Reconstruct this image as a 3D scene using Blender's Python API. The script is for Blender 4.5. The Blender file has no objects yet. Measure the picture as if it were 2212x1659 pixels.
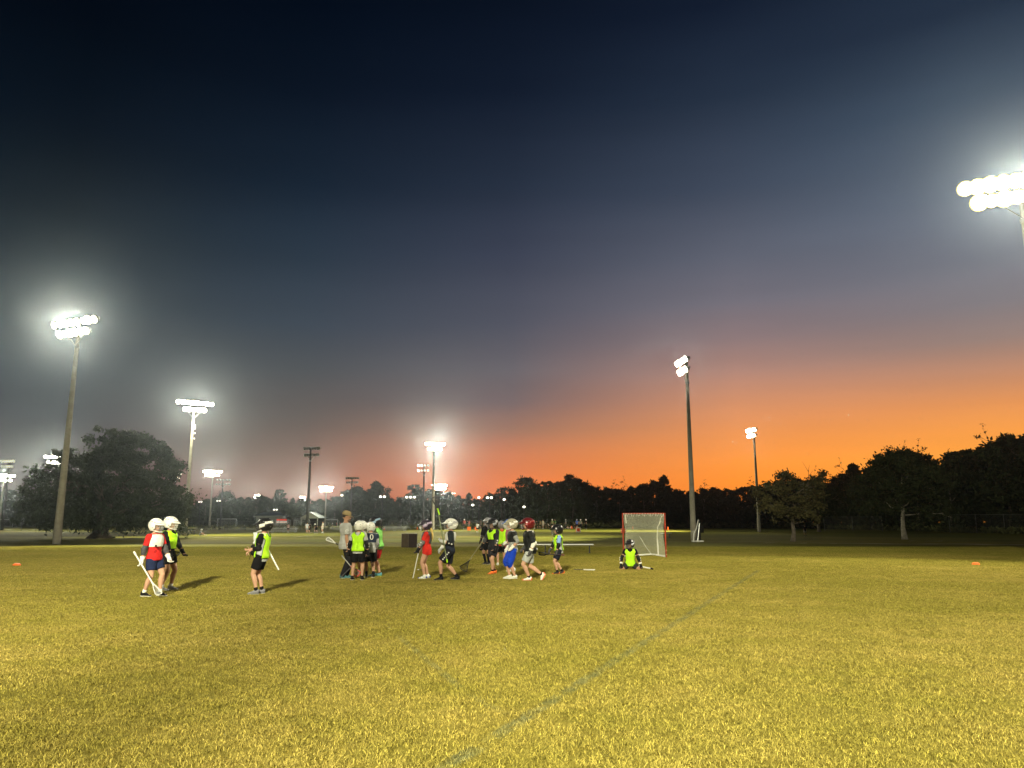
import bpy, bmesh, math, random
import numpy as np
from mathutils import Vector, Matrix
R = math.radians
S = bpy.context.scene
COL = S.collection
random.seed(7); RNG = np.random.default_rng(7)

# ------------------------------------------------------------------ camera
CAM_H = 1.55; PITCH = 10.2; FPX = 1640.0            # photo measured on a 2212 x 1659 grid
cd = bpy.data.cameras.new('camera'); cam = bpy.data.objects.new('camera', cd); COL.objects.link(cam)
cam.location = (0, 0, CAM_H); cam.rotation_euler = (R(90 + PITCH), 0, 0)
cd.sensor_width = 36; cd.lens = 36 * FPX / 2212; cd.clip_end = 3000; cd.clip_start = 0.05
S.camera = cam
S.view_settings.view_transform = 'Standard'; S.view_settings.look = 'None'
S.view_settings.exposure = 0; S.view_settings.gamma = 1; S.view_settings.use_curve_mapping = False
S.render.engine = 'CYCLES'
S.cycles.use_denoising = True
S.cycles.max_bounces = 5; S.cycles.diffuse_bounces = 2; S.cycles.glossy_bounces = 2
S.cycles.transmission_bounces = 2; S.cycles.volume_bounces = 0; S.cycles.transparent_max_bounces = 8
S.cycles.sample_clamp_indirect = 2.0; S.cycles.caustics_reflective = False; S.cycles.caustics_refractive = False

def ray(px, py):
    "direction in the world of a point of the photo (2212 grid)"
    v = Vector(((px - 1106) / FPX, 1.0, (829.5 - py) / FPX))
    return Matrix.Rotation(R(PITCH), 3, 'X') @ v
def G(px, py, z=0.0):
    v = ray(px, py); t = (z - CAM_H) / v.z
    return Vector((v.x * t, v.y * t, z))
def at(px, py, Y):
    v = ray(px, py); t = Y / v.y
    return Vector((v.x * t, Y, CAM_H + v.z * t))
def GD(px, Y):                                       # ground point at distance Y in picture column px
    z0 = at(px, 1124, Y); return Vector((z0.x, Y, 0))

def lin(c):
    return tuple((x / 12.92 if x <= .04045 else ((x + .055) / 1.055) ** 2.4) for x in [v / 255 for v in c])

# ------------------------------------------------------------------ sky (afterglow, sun already down)
W = bpy.data.worlds.new('World'); S.world = W; W.use_nodes = True
nt = W.node_tree; nt.nodes.clear()
def N(t, tree=None, **k):
    n = (tree or nt).nodes.new(t)
    for a, b in k.items(): setattr(n, a, b)
    return n
def elev(px, py):
    v = ray(px, py); return math.degrees(math.atan2(v.z, math.hypot(v.x, v.y)))
DENS = .0002
SKY = [
 (100, [(0,(0,6,18)),(250,(2,14,28)),(450,(12,27,38)),(650,(28,43,53)),(800,(46,57,66)),(900,(60,64,70)),(980,(72,70,70)),(1040,(82,72,69)),(1100,(86,70,64))]),
 (650, [(0,(2,10,24)),(200,(8,19,34)),(400,(22,36,52)),(550,(40,53,67)),(700,(60,70,82)),(800,(76,79,83)),(900,(96,87,84)),(980,(116,91,80)),(1040,(130,89,73)),(1100,(132,84,68))]),
 (1106,[(0,(8,17,32)),(200,(17,27,44)),(400,(38,48,65)),(550,(58,64,81)),(700,(81,83,96)),(800,(102,97,103)),(870,(118,101,102)),(930,(158,115,96)),(980,(202,122,84)),(1040,(226,124,70)),(1110,(228,116,56))]),
 (1600,[(0,(17,27,45)),(200,(36,48,66)),(400,(64,74,92)),(550,(93,97,111)),(650,(112,108,118)),(730,(142,121,122)),(800,(174,132,118)),(880,(216,144,100)),(950,(242,150,78)),(1000,(252,150,60)),(1040,(252,144,46)),(1110,(246,132,36))]),
 (2150,[(0,(30,43,62)),(200,(60,76,95)),(400,(90,101,118)),(550,(106,109,121)),(650,(126,119,124)),(730,(154,130,122)),(800,(194,140,110)),(870,(230,150,88)),(930,(250,160,74)),(990,(255,164,62)),(1100,(250,146,44))]),
]
tc = N('ShaderNodeTexCoord'); sep = N('ShaderNodeSeparateXYZ'); nt.links.new(tc.outputs['Generated'], sep.inputs[0])
asn = N('ShaderNodeMath', operation='ARCSINE'); nt.links.new(sep.outputs['Z'], asn.inputs[0])
elm = N('ShaderNodeMapRange'); elm.inputs['From Min'].default_value = 0; elm.inputs['From Max'].default_value = R(60)
nt.links.new(asn.outputs[0], elm.inputs['Value'])
def ramp(x, rows):
    r = N('ShaderNodeValToRGB'); rows = sorted([(max(0.0, elev(x, y)) / 60, lin(c)) for y, c in rows]); e = r.color_ramp.elements
    while len(e) < len(rows) + 1: e.new(.5)
    for i, (p, c) in enumerate(rows):
        T_ = math.exp(-DENS * min(630, 21.5 / max(1e-4, math.sin(p * R(60)))))   # the added haze dims it again
        e[i].position = p; e[i].color = (*[v / T_ for v in c], 1)
    e[len(rows)].position = 1; e[len(rows)].color = (*[v * .6 for v in rows[-1][1]], 1)
    nt.links.new(elm.outputs[0], r.inputs[0]); return r
# azimuth closeness to where the sun went down (about 40 degrees right of the view)
SA = R(42); sd = (math.sin(SA), math.cos(SA))
nrm = N('ShaderNodeVectorMath', operation='NORMALIZE'); cx = N('ShaderNodeCombineXYZ')
nt.links.new(sep.outputs['X'], cx.inputs[0]); nt.links.new(sep.outputs['Y'], cx.inputs[1]); nt.links.new(cx.outputs[0], nrm.inputs[0])
dt = N('ShaderNodeVectorMath', operation='DOT_PRODUCT'); dt.inputs[1].default_value = (sd[0], sd[1], 0)
nt.links.new(nrm.outputs[0], dt.inputs[0])
ac = N('ShaderNodeMath', operation='ARCCOSINE'); nt.links.new(dt.outputs['Value'], ac.inputs[0])
def az_of(px):
    v = ray(px, 1000); return math.degrees(math.atan2(v.x, v.y))
prev = ramp(*SKY[0]).outputs[0]
for (xa, _), (xb, rows) in zip(SKY, SKY[1:]):
    m = N('ShaderNodeMapRange'); m.inputs['From Min'].default_value = R(42 - az_of(xb)); m.inputs['From Max'].default_value = R(42 - az_of(xa))
    m.inputs['To Min'].default_value = 1; m.inputs['To Max'].default_value = 0; nt.links.new(ac.outputs[0], m.inputs['Value'])
    x = N('ShaderNodeMix', data_type='RGBA'); nt.links.new(m.outputs[0], x.inputs['Factor']); nt.links.new(prev, x.inputs['A']); nt.links.new(ramp(xb, rows).outputs[0], x.inputs['B']); prev = x.outputs['Result']
bg = N('ShaderNodeBackground'); wo = N('ShaderNodeOutputWorld'); bg.inputs['Strength'].default_value = 1.0
mpn = N('ShaderNodeMapping'); mpn.inputs['Scale'].default_value = (1.2, 1.2, 9); nt.links.new(tc.outputs['Generated'], mpn.inputs['Vector'])
nz = N('ShaderNodeTexNoise'); nz.inputs['Scale'].default_value = 1.6; nz.inputs['Detail'].default_value = 4; nt.links.new(mpn.outputs[0], nz.inputs['Vector'])
mz = N('ShaderNodeMapRange'); mz.inputs['From Min'].default_value = .3; mz.inputs['From Max'].default_value = .7; mz.inputs['To Min'].default_value = .93; mz.inputs['To Max'].default_value = 1.06; nt.links.new(nz.outputs['Fac'], mz.inputs['Value'])
vz = N('ShaderNodeVectorMath', operation='SCALE'); nt.links.new(prev, vz.inputs[0]); nt.links.new(mz.outputs[0], vz.inputs['Scale'])
nt.links.new(vz.outputs[0], bg.inputs['Color']); nt.links.new(bg.outputs[0], wo.inputs['Surface'])

# ------------------------------------------------------------------ materials
MATS = {}
def mat(name, col=None, rough=.7, metal=0.0, emit=None, es=0.0, var=0.0, vs=6.0, spec=.15, backface=True, bump=0.0, bscale=60, sheen=0, trans=0):
    if name in MATS: return MATS[name]
    m = bpy.data.materials.new(name); m.use_nodes = True; t = m.node_tree; b = t.nodes['Principled BSDF']
    b.inputs['Roughness'].default_value = rough; b.inputs['Metallic'].default_value = metal
    b.inputs['Specular IOR Level'].default_value = spec
    if col: b.inputs['Base Color'].default_value = (*col, 1)
    if sheen: b.inputs['Sheen Weight'].default_value = sheen
    if trans: b.inputs['Transmission Weight'].default_value = trans
    if var or bump:
        c = t.nodes.new('ShaderNodeTexCoord'); n = t.nodes.new('ShaderNodeTexNoise'); n.inputs['Scale'].default_value = vs; n.inputs['Detail'].default_value = 4
        t.links.new(c.outputs['Object'], n.inputs['Vector'])
        if var:
            mx = t.nodes.new('ShaderNodeMapRange'); mx.inputs['From Min'].default_value = .3; mx.inputs['From Max'].default_value = .7
            mx.inputs['To Min'].default_value = 1 - var; mx.inputs['To Max'].default_value = 1 + var
            t.links.new(n.outputs['Fac'], mx.inputs['Value'])
            v = t.nodes.new('ShaderNodeVectorMath'); v.operation = 'SCALE'; v.inputs[0].default_value = col
            t.links.new(mx.outputs[0], v.inputs['Scale']); t.links.new(v.outputs[0], b.inputs['Base Color'])
        if bump:
            n2 = t.nodes.new('ShaderNodeTexNoise'); n2.inputs['Scale'].default_value = bscale; t.links.new(c.outputs['Object'], n2.inputs['Vector'])
            bp = t.nodes.new('ShaderNodeBump'); bp.inputs['Strength'].default_value = bump; bp.inputs['Distance'].default_value = .02
            t.links.new(n2.outputs['Fac'], bp.inputs['Height']); t.links.new(bp.outputs[0], b.inputs['Normal'])
    if emit:
        b.inputs['Emission Color'].default_value = (*emit, 1); b.inputs['Emission Strength'].default_value = es
        m.cycles.emission_sampling = 'NONE'
    MATS[name] = m; return m

# ------------------------------------------------------------------ mesh helpers
def raw(name, V, F, m=None, smooth=False):
    me = bpy.data.meshes.new(name)
    V = np.asarray(V, dtype=np.float32)
    if len(F) and all(len(f) == len(F[0]) for f in (F if len(F) < 50 else [F[0], F[-1]])) and isinstance(F, np.ndarray):
        k = F.shape[1]; me.vertices.add(len(V)); me.vertices.foreach_set('co', V.ravel())
        me.loops.add(F.size); me.loops.foreach_set('vertex_index', F.astype(np.int32).ravel())
        me.polygons.add(len(F)); me.polygons.foreach_set('loop_start', np.arange(0, F.size, k, dtype=np.int32))
        me.update(calc_edges=True); me.validate()
    else:
        me.from_pydata([tuple(map(float, v)) for v in V], [], [tuple(f) for f in F]); me.update()
    if m: me.materials.append(m)
    if smooth: me.polygons.foreach_set('use_smooth', [True] * len(me.polygons))
    return me
class MB:
    def __init__(s): s.V = []; s.F = []
    def add(s, V, F):
        o = len(s.V); s.V += [tuple(v) for v in V]; s.F += [tuple(i + o for i in f) for f in F]; return s
    def box(s, c, d, rot=None, taper=1.0):
        c = Vector(c); hx, hy, hz = d[0] / 2, d[1] / 2, d[2] / 2; P = []
        for z in (-1, 1):
            k = taper if z > 0 else 1
            for x, y in ((-1, -1), (1, -1), (1, 1), (-1, 1)):
                v = Vector((x * hx * k, y * hy * k, z * hz))
                P.append(c + (rot @ v if rot else v))
        return s.add(P, [(3, 2, 1, 0), (4, 5, 6, 7), (0, 1, 5, 4), (1, 2, 6, 5), (2, 3, 7, 6), (3, 0, 4, 7)])
    def tube(s, pts, r, n=8, cap=True, ry=None):
        pts = [Vector(p) for p in pts]; rs = r if isinstance(r, (list, tuple)) else [r] * len(pts)
        up = None; rings = []
        for i, p in enumerate(pts):
            t = (pts[min(i + 1, len(pts) - 1)] - pts[max(i - 1, 0)])
            if t.length < 1e-9: t = Vector((0, 0, 1))
            t.normalize()
            if up is None:
                up = Vector((0, 0, 1)) if abs(t.z) < .9 else Vector((1, 0, 0))
            a = t.cross(up)
            if a.length < 1e-6: a = t.orthogonal()
            a.normalize(); b = a.cross(t); up = b
            k = 1 if ry is None else ry
            rings.append([p + a * math.cos(2 * math.pi * j / n) * rs[i] + b * math.sin(2 * math.pi * j / n) * rs[i] * k for j in range(n)])
        return s.loft(rings, cap)
    def loft(s, rings, cap=True, closed=True):
        n = len(rings[0]); V = [v for r in rings for v in r]; F = []
        for i in range(len(rings) - 1):
            for j in range(n if closed else n - 1):
                a, b = i * n + j, i * n + (j + 1) % n; F.append((a, b, b + n, a + n))
        if cap and closed: F.append(tuple(range(n - 1, -1, -1))); F.append(tuple((len(rings) - 1) * n + j for j in range(n)))
        return s.add(V, F)
    def ball(s, c, r, n=12, m=8, rot=None):
        c = Vector(c); r = r if isinstance(r, (tuple, list)) else (r, r, r); rings = []
        for i in range(1, m):
            th = math.pi * i / m; rg = []
            for j in range(n):
                ph = 2 * math.pi * j / n
                v = Vector((r[0] * math.sin(th) * math.cos(ph), r[1] * math.sin(th) * math.sin(ph), -r[2] * math.cos(th)))
                rg.append(c + (rot @ v if rot else v))
            rings.append(rg)
        o = len(s.V); s.loft(rings, cap=False)
        p0 = Vector((0, 0, -r[2])); p1 = Vector((0, 0, r[2]))
        if rot: p0 = rot @ p0; p1 = rot @ p1
        a = len(s.V); s.V += [tuple(c + p0), tuple(c + p1)]
        for j in range(n):
            s.F.append((a, o + (j + 1) % n, o + j)); k = o + (m - 2) * n; s.F.append((a + 1, k + j, k + (j + 1) % n))
        return s
    def mesh(s, name, m=None, smooth=False): return raw(name, s.V, s.F, m, smooth)
def link(name, me, parent=None, loc=None):
    o = bpy.data.objects.new(name, me); COL.objects.link(o)
    if parent: o.parent = parent
    if loc is not None: o.location = loc
    return o
def tag(o, label=None, cat=None, group=None, kind=None):
    for k, v in (('label', label), ('category', cat), ('group', group), ('kind', kind)):
        if v: o[k] = v
    return o
def thing(name, label, cat, loc=(0, 0, 0), rz=0.0, group=None):
    o = bpy.data.objects.new(name, None); COL.objects.link(o); o.location = loc; o.rotation_euler = (0, 0, rz)
    o.empty_display_size = .2
    return tag(o, label, cat, group)
def kids(o): return [c for c in COL.objects if c.parent == o]
def copy_tree(o, parent=None, _map=None):
    c = o.copy(); COL.objects.link(c); c.parent = parent
    for ch in list(o.children): copy_tree(ch, c)
    return c

# ------------------------------------------------------------------ ground
def ground_mat(name, blades=False):
    m = bpy.data.materials.new(name); m.use_nodes = True; t = m.node_tree; b = t.nodes['Principled BSDF']
    b.inputs['Roughness'].default_value = .9; b.inputs['Specular IOR Level'].default_value = .03
    g = t.nodes.new('ShaderNodeNewGeometry')
    def noise(sc, det=4, rough=.55, scale=None):
        n = t.nodes.new('ShaderNodeTexNoise'); n.inputs['Scale'].default_value = sc; n.inputs['Detail'].default_value = det; n.inputs['Roughness'].default_value = rough
        if scale:
            mp = t.nodes.new('ShaderNodeMapping'); mp.inputs['Scale'].default_value = scale
            t.links.new(g.outputs['Position'], mp.inputs['Vector']); t.links.new(mp.outputs[0], n.inputs['Vector'])
        else: t.links.new(g.outputs['Position'], n.inputs['Vector'])
        return n.outputs['Fac']
    def mapr(v, a, b_, c=0, d=1):
        m_ = t.nodes.new('ShaderNodeMapRange'); m_.inputs['From Min'].default_value = a; m_.inputs['From Max'].default_value = b_
        m_.inputs['To Min'].default_value = c; m_.inputs['To Max'].default_value = d; t.links.new(v, m_.inputs['Value']); return m_.outputs[0]
    def mix(f, A, B):
        x = t.nodes.new('ShaderNodeMix'); x.data_type = 'RGBA'
        if isinstance(f, float): x.inputs['Factor'].default_value = f
        else: t.links.new(f, x.inputs['Factor'])
        for s_, v in (('A', A), ('B', B)):
            if isinstance(v, tuple): x.inputs[s_].default_value = (*v, 1)
            else: t.links.new(v, x.inputs[s_])
        return x.outputs['Result']
    def mul(a, b_):
        x = t.nodes.new('ShaderNodeMath'); x.operation = 'MULTIPLY'
        for i, v in enumerate((a, b_)):
            if isinstance(v, float): x.inputs[i].default_value = v
            else: t.links.new(v, x.inputs[i])
        return x.outputs[0]
    big = mapr(noise(.16, 5, .6), .38, .62); mid = mapr(noise(.9, 5, .65), .35, .65); fine = mapr(noise(9, 4, .7), .3, .7)
    k_ = 1.0 if blades else .62  # turf under the blades darkened: their self-shadowing is put into its colour
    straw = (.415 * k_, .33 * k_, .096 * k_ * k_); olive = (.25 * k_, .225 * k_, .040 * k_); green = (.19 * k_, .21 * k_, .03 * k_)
    c1 = mix(mul(mid, .7), straw, olive); c1 = mix(mul(big, .65), c1, olive)
    c1 = mix(mul(mapr(noise(1.7, 6, .8), .60, .72), .55), c1, (.15 * k_, .12 * k_, .035 * k_))
    # greener turf towards the far field
    sp = t.nodes.new('ShaderNodeSeparateXYZ'); t.links.new(g.outputs['Position'], sp.inputs[0])
    far = mapr(sp.outputs['Y'], 24, 60); gr = mul(far, mapr(noise(.05, 4, .6, (1, 2.2, 1)), .3, .6))
    c1 = mix(gr, c1, green)
    # worn earth streaks
    soil = mapr(noise(.12, 5, .7, (.35, 2.0, 1)), .56, .66); band = mul(mapr(sp.outputs['Y'], 47, 56), mapr(sp.outputs['Y'], 85, 70))
    c1 = mix(mul(mul(soil, band), .3), c1, (.42, .33, .19))
    if blades:
        ri = g.outputs['Random Per Island']
        rmp = t.nodes.new('ShaderNodeValToRGB'); t.links.new(ri, rmp.inputs[0]); e = rmp.color_ramp.elements
        e[0].position = 0; e[0].color = (.42, .43, .42, 1); e[1].position = 1; e[1].color = (1.85, 1.8, 1.6, 1)
        q = e.new(.6); q.color = (1.0, 1.02, .9, 1)
        x = t.nodes.new('ShaderNodeMix'); x.data_type = 'RGBA'; x.blend_type = 'MULTIPLY'; x.inputs['Factor'].default_value = 1
        t.links.new(c1, x.inputs['A']); t.links.new(rmp.outputs[0], x.inputs['B']); c1 = x.outputs['Result']
    else:
        x = t.nodes.new('ShaderNodeMix'); x.data_type = 'RGBA'; x.blend_type = 'MULTIPLY'; x.inputs['Factor'].default_value = .75
        sc = mapr(fine, 0, 1, .55, 1.3); t.links.new(c1, x.inputs['A']); t.links.new(sc, x.inputs['B']); c1 = x.outputs['Result']
        bp = t.nodes.new('ShaderNodeBump'); bp.inputs['Strength'].default_value = .6; bp.inputs['Distance'].default_value = .05
        t.links.new(noise(7, 6, .75), bp.inputs['Height']); t.links.new(bp.outputs[0], b.inputs['Normal'])
    # the two faded painted field lines: pale blue-grey tint along straight runs
    for (p, q, w, st) in LINES:
        d = (q - p); L = d.length; d = d / L; nvec = (-d.y, d.x)
        vm = t.nodes.new('ShaderNodeVectorMath'); vm.operation = 'SUBTRACT'; vm.inputs[1].default_value = (p.x, p.y, 0); t.links.new(g.outputs['Position'], vm.inputs[0])
        dp = t.nodes.new('ShaderNodeVectorMath'); dp.operation = 'DOT_PRODUCT'; dp.inputs[1].default_value = (nvec[0], nvec[1], 0); t.links.new(vm.outputs[0], dp.inputs[0])
        da = t.nodes.new('ShaderNodeVectorMath'); da.operation = 'DOT_PRODUCT'; da.inputs[1].default_value = (d.x, d.y, 0); t.links.new(vm.outputs[0], da.inputs[0])
        ab = t.nodes.new('ShaderNodeMath'); ab.operation = 'ABSOLUTE'; t.links.new(dp.outputs['Value'], ab.inputs[0])
        f = mul(mapr(ab.outputs[0], w, w * .5), mul(mapr(da.outputs['Value'], -.1, .3), mapr(da.outputs['Value'], L, L - .6)))
        f = mul(mul(f, mapr(noise(3.4, 5, .75), .36, .6)), st)
        c1 = mix(f, c1, (.08, .11, .07) if not blades else (.125, .165, .115))
    t.links.new(c1, b.inputs['Base Color'])
    return m
LINES = [(G(900, 1700), G(1640, 1232), .085, .48), (G(860, 1375), G(1010, 1500), .06, .38), (G(1010, 1500), G(1120, 1560), .05, .28)]
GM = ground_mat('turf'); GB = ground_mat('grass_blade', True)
# fine grid near, coarse far, with gentle swells that stay under 5 cm on the near field
def ground_z(x, y): return 0.0
gx = sorted(set([-600, -300, -150, -80] + list(range(-60, 61, 6)) + [80, 150, 300, 600])); gy = [-600, -200, -60, -20] + list(range(0, 120, 6)) + [150, 200, 300, 450, 600]
V = [(x, y, 0) for y in gy for x in gx]; n = len(gx)
F = [(j * n + i, j * n + i + 1, (j + 1) * n + i + 1, (j + 1) * n + i) for j in range(len(gy) - 1) for i in range(n - 1)]
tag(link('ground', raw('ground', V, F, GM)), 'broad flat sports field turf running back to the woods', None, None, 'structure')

# grass blades on the near field: patches of blades scattered by geometry nodes
def patch(seed, nb, size=.5, h0=.010, h1=.029):
    r = np.random.default_rng(seed); x = r.uniform(-size / 2 - .03, size / 2 + .03, nb); y = r.uniform(-size / 2 - .03, size / 2 + .03, nb)
    a = r.uniform(0, 2 * np.pi, nb); h = r.uniform(h0, h1, nb); lean = r.uniform(.4, 2.0, nb) * h; w = r.uniform(.0012, .0025, nb)
    dx, dy = np.cos(a), np.sin(a); sx, sy = -dy, dx
    tw = r.uniform(-.8, .8, nb); sx2 = sx * np.cos(tw) + dx * np.sin(tw); sy2 = sy * np.cos(tw) + dy * np.sin(tw)
    p = np.stack([x, y, np.zeros(nb)], 1); mid = p + np.stack([dx * lean * .4, dy * lean * .4, h * .65], 1); tip = p + np.stack([dx * lean, dy * lean, h * r.uniform(.6, 1.0, nb)], 1)
    s = np.stack([sx2 * w, sy2 * w, np.zeros(nb)], 1)
    V = np.stack([p - s, p + s, mid + s * .9, mid - s * .9, tip], 1).reshape(-1, 3); b = np.arange(nb)[:, None] * 5
    F = np.concatenate([b + np.array([[0, 1, 2]]), b + np.array([[0, 2, 3]]), b + np.array([[3, 2, 4]])], 0)
    return raw('grass_patch', V, F.astype(np.int32), GB)
PC = bpy.data.collections.new('grass_patches')
for i in range(5): PC.objects.link(bpy.data.objects.new('grass_patch', patch(i + 10, 1350)))
pts = []
y = 3.0
while y < 47:
    hw = .68 * y + 1.6; st = .42 if y < 16 else .5; keep = 1 if y < 26 else (48 - y) / 22
    x = -hw
    while x < hw:
        if RNG.uniform() < keep: pts.append((x + RNG.uniform(-.08, .08), y + RNG.uniform(-.08, .08), 0)); x += st
    y += st
gm = raw('grass', pts, [], GB); go = link('grass', gm)
tag(go, 'short dry golden turf grass covering the near field', 'grass', None, 'stuff')
ng = bpy.data.node_groups.new('grass_scatter', 'GeometryNodeTree')
ng.interface.new_socket('Geometry', in_out='INPUT', socket_type='NodeSocketGeometry'); ng.interface.new_socket('Geometry', in_out='OUTPUT', socket_type='NodeSocketGeometry')
gi = N('NodeGroupInput', ng); gz = N('NodeGroupOutput', ng); iop = N('GeometryNodeInstanceOnPoints', ng); ci = N('GeometryNodeCollectionInfo', ng)
ci.inputs['Collection'].default_value = PC; ci.inputs['Separate Children'].default_value = True; ci.inputs['Reset Children'].default_value = True
iop.inputs['Pick Instance'].default_value = True
ri = N('FunctionNodeRandomValue', ng, data_type='INT'); ri.inputs[4].default_value = 0; ri.inputs[5].default_value = 4
rv = N('FunctionNodeRandomValue', ng, data_type='FLOAT_VECTOR'); rv.inputs[0].default_value = (0, 0, 0); rv.inputs[1].default_value = (0, 0, 6.283)
rs = N('FunctionNodeRandomValue', ng, data_type='FLOAT'); rs.inputs[2].default_value = .85; rs.inputs[3].default_value = 1.2
for a, b_ in ((gi.outputs[0], iop.inputs['Points']), (ci.outputs[0], iop.inputs['Instance']), (ri.outputs[2], iop.inputs['Instance Index']), (rv.outputs[0], iop.inputs['Rotation']), (rs.outputs[1], iop.inputs['Scale']), (iop.outputs[0], gz.inputs[0])):
    ng.links.new(a, b_)
go.modifiers.new('scatter', 'NODES').node_group = ng
# ------------------------------------------------------------------ floodlight poles
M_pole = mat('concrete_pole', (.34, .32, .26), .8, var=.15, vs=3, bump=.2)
M_steel = mat('galvanised', (.35, .36, .34), .5, .3)
M_house = mat('lamp_housing', (.30, .30, .28), .5, .2)
LAMPC = (1.0, .93, .66)
def lens_mat(k, s):
    return mat('lit_lens_%s' % k, (.6, .6, .55), .4, emit=(1, .96, .80), es=s)
def lamp_light(name, loc, aim, power, angle, parent, blend=.35, size=1.0):
    l = bpy.data.lights.new(name, 'SPOT'); l.energy = power; l.color = LAMPC; l.spot_size = R(angle); l.spot_blend = blend; l.shadow_soft_size = size
    o = bpy.data.objects.new(name, l); COL.objects.link(o); o.parent = parent; o.location = loc
    wp = parent.matrix_world
    d = Vector(aim) - (Vector(parent.location) + Vector(loc)); o.rotation_euler = d.to_track_quat('-Z', 'Y').to_euler()
    return o
_lampmesh = {}
def lamp_meshes(r):
    if r in _lampmesh: return _lampmesh[r]
    b = MB(); rings = []
    for (x, rr) in ((0, r), (-.05, r * 1.03), (-.16, r * .8), (-.24, r * .42), (-.26, r * .4), (-.42, r * .36)):
        rings.append([Vector((x, rr * math.cos(2 * math.pi * j / 14), rr * math.sin(2 * math.pi * j / 14))) for j in range(14)])
    b.loft(rings); b.tube([(.0, 0, r), (.16, 0, r * .9)], [.01, .01], 6)
    hs = b.mesh('floodlight', M_house, True)
    c = MB(); c.add([Vector((.012, .93 * r * math.cos(2 * math.pi * j / 16), .93 * r * math.sin(2 * math.pi * j / 16))) for j in range(16)] + [Vector((.03, 0, 0))], [(16, j, (j + 1) % 16) for j in range(16)])
    c.add([Vector((.010 - q * .02, (.93 + q * .20) * r * math.cos(2 * math.pi * j / 16), (.93 + q * .20) * r * math.sin(2 * math.pi * j / 16))) for q in (0, 1) for j in range(16)], [(j, (j + 1) % 16, 16 + (j + 1) % 16, 16 + j) for j in range(16)])  # outer rim ring: yellow fringe of glow painted on as emission
    _lampmesh[r] = (hs, c.V, c.F); return _lampmesh[r]
def light_pole(base, h, face, label, rows, r0=.24, r1=.10, glow=60, lr=.27, group='floodlight poles around the sports fields', name='floodlight_pole', aims=(), extra=False, tilt=28, pm=None):
    """rows: list of (z below top, number of heads, spacing, lit factors or None)"""
    base = Vector(base); t = thing(name, label, 'floodlight pole', base, 0, group)
    b = MB(); b.tube([(0, 0, z * h) for z in (0, .02, .33, .66, 1)], [r0, r0, r0 + (r1 - r0) * .33, r0 + (r1 - r0) * .66, r1], 12)
    link('pole_shaft', b.mesh('pole_shaft', pm or M_pole, True), t)
    f = Vector((math.cos(R(face)), math.sin(R(face)), 0)); s = Vector((-f.y, f.x, 0))
    M = Matrix((( f.x, s.x, 0), (f.y, s.y, 0), (0, 0, 1)))
    ti = R(tilt); Mt = M @ Matrix.Rotation(ti, 3, 'Y')
    hs, LV, LF = lamp_meshes(lr)
    for (dz, n, sp, lit) in rows:
        z = h - dz; half = (n - 1) / 2 * sp + .15
        a = MB(); a.tube([Vector((0, 0, z)) + f * .13 - s * half, Vector((0, 0, z)) + f * .13 + s * half], .045, 6); link('crossarm', a.mesh('crossarm', M_steel), t)
        if dz == rows[-1][0]:
            for sg in (-1, 1):
                a = MB(); a.tube([Vector((0, 0, z - .9)) + f * .1, Vector((0, 0, z - .04)) + f * .13 + s * sg * min(half * .75, .9)], .028, 6); link('brace', a.mesh('brace', M_steel), t)
        for i in range(n):
            p = Vector((0, 0, z + .02)) + f * .42 + s * (i - (n - 1) / 2) * sp + f * RNG.uniform(-.04, .04)
            k = RNG.uniform(-14, 14); Mi = Matrix.Rotation(R(k), 3, 'Z') @ Mt
            o = link('floodlight', hs, t, p); o.rotation_euler = Mi.to_euler(); o.scale = (RNG.uniform(.85, 1.12),) * 3
            es = glow * (lit[i] if lit else 1)
            me = raw('lens', [tuple(v) for v in LV], LF, lens_mat('%d' % round(es * 10), es)); me.materials.append(mat('reflector_glow_%d' % round(es), (.5, .5, .4), .4, emit=(1, .80, .22), es=min(1.1, es * .3)))
            me.polygons.foreach_set('material_index', [0] * 16 + [1] * 16); link('lens', me, o)
    a = MB(); a.tube([(0, 0, h - rows[-1][0] - 1.0), (0, 0, h - rows[-1][0] - .86)], r1 * 1.5, 12); link('collar', a.mesh('collar', M_steel), t)
    if extra:
        for (dz, hh, rr) in ((2.6, .5, .06), (3.3, .16, .09), (3.9, .16, .08)):
            a = MB(); a.tube([Vector((0, 0, h - dz - hh / 2)) - s * (-.26), Vector((0, 0, h - dz + hh / 2)) - s * (-.26)], rr, 8)
            a.tube([Vector((0, 0, h - dz)), Vector((0, 0, h - dz)) + s * .2], .02, 6); link('antenna', a.mesh('antenna', mat('white_metal', (.7, .7, .66), .5)), t)
    for q, (aim, pw, ang, bl) in enumerate(aims):
        lamp_light('floodlight_beam', Vector((0, 0, h - .3)) + f * .8, aim, pw, ang, t, bl)
    return t
def hgt(px, py, Y): return at(px, py, Y).z
K = 1000.0
A = G(122, 1175); hA = hgt(158, 700, A.y)
light_pole(A, hA, 245, 'tall pale floodlight pole left of the oak, white double row of lit lamps', [(0, 8, .60, None), (.75, 6, .56, None)],
           aims=[(GD(250, 30), 46 * K, 100, .25)], r0=.26, r1=.11)
B = GD(401, 84); hB = hgt(414, 872, 84)
light_pole(B, hB, 305, 'floodlight pole rising beside the right edge of the big oak', [(0, 8, .5, [1, 1, 1, 1, 1, .8, .6, .5]), (.75, 5, .5, [1, 1, 1, .8, .5])], extra=True,
           aims=[(GD(600, 88), 50 * K, 80, .6), (Vector((-30, 62, 0)), 36 * K, 96, .7)])
Cp = Vector((at(2209, 440, 30.5).x, 30.5, 0)); hC = hgt(2209, 398, 30.5)
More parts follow.
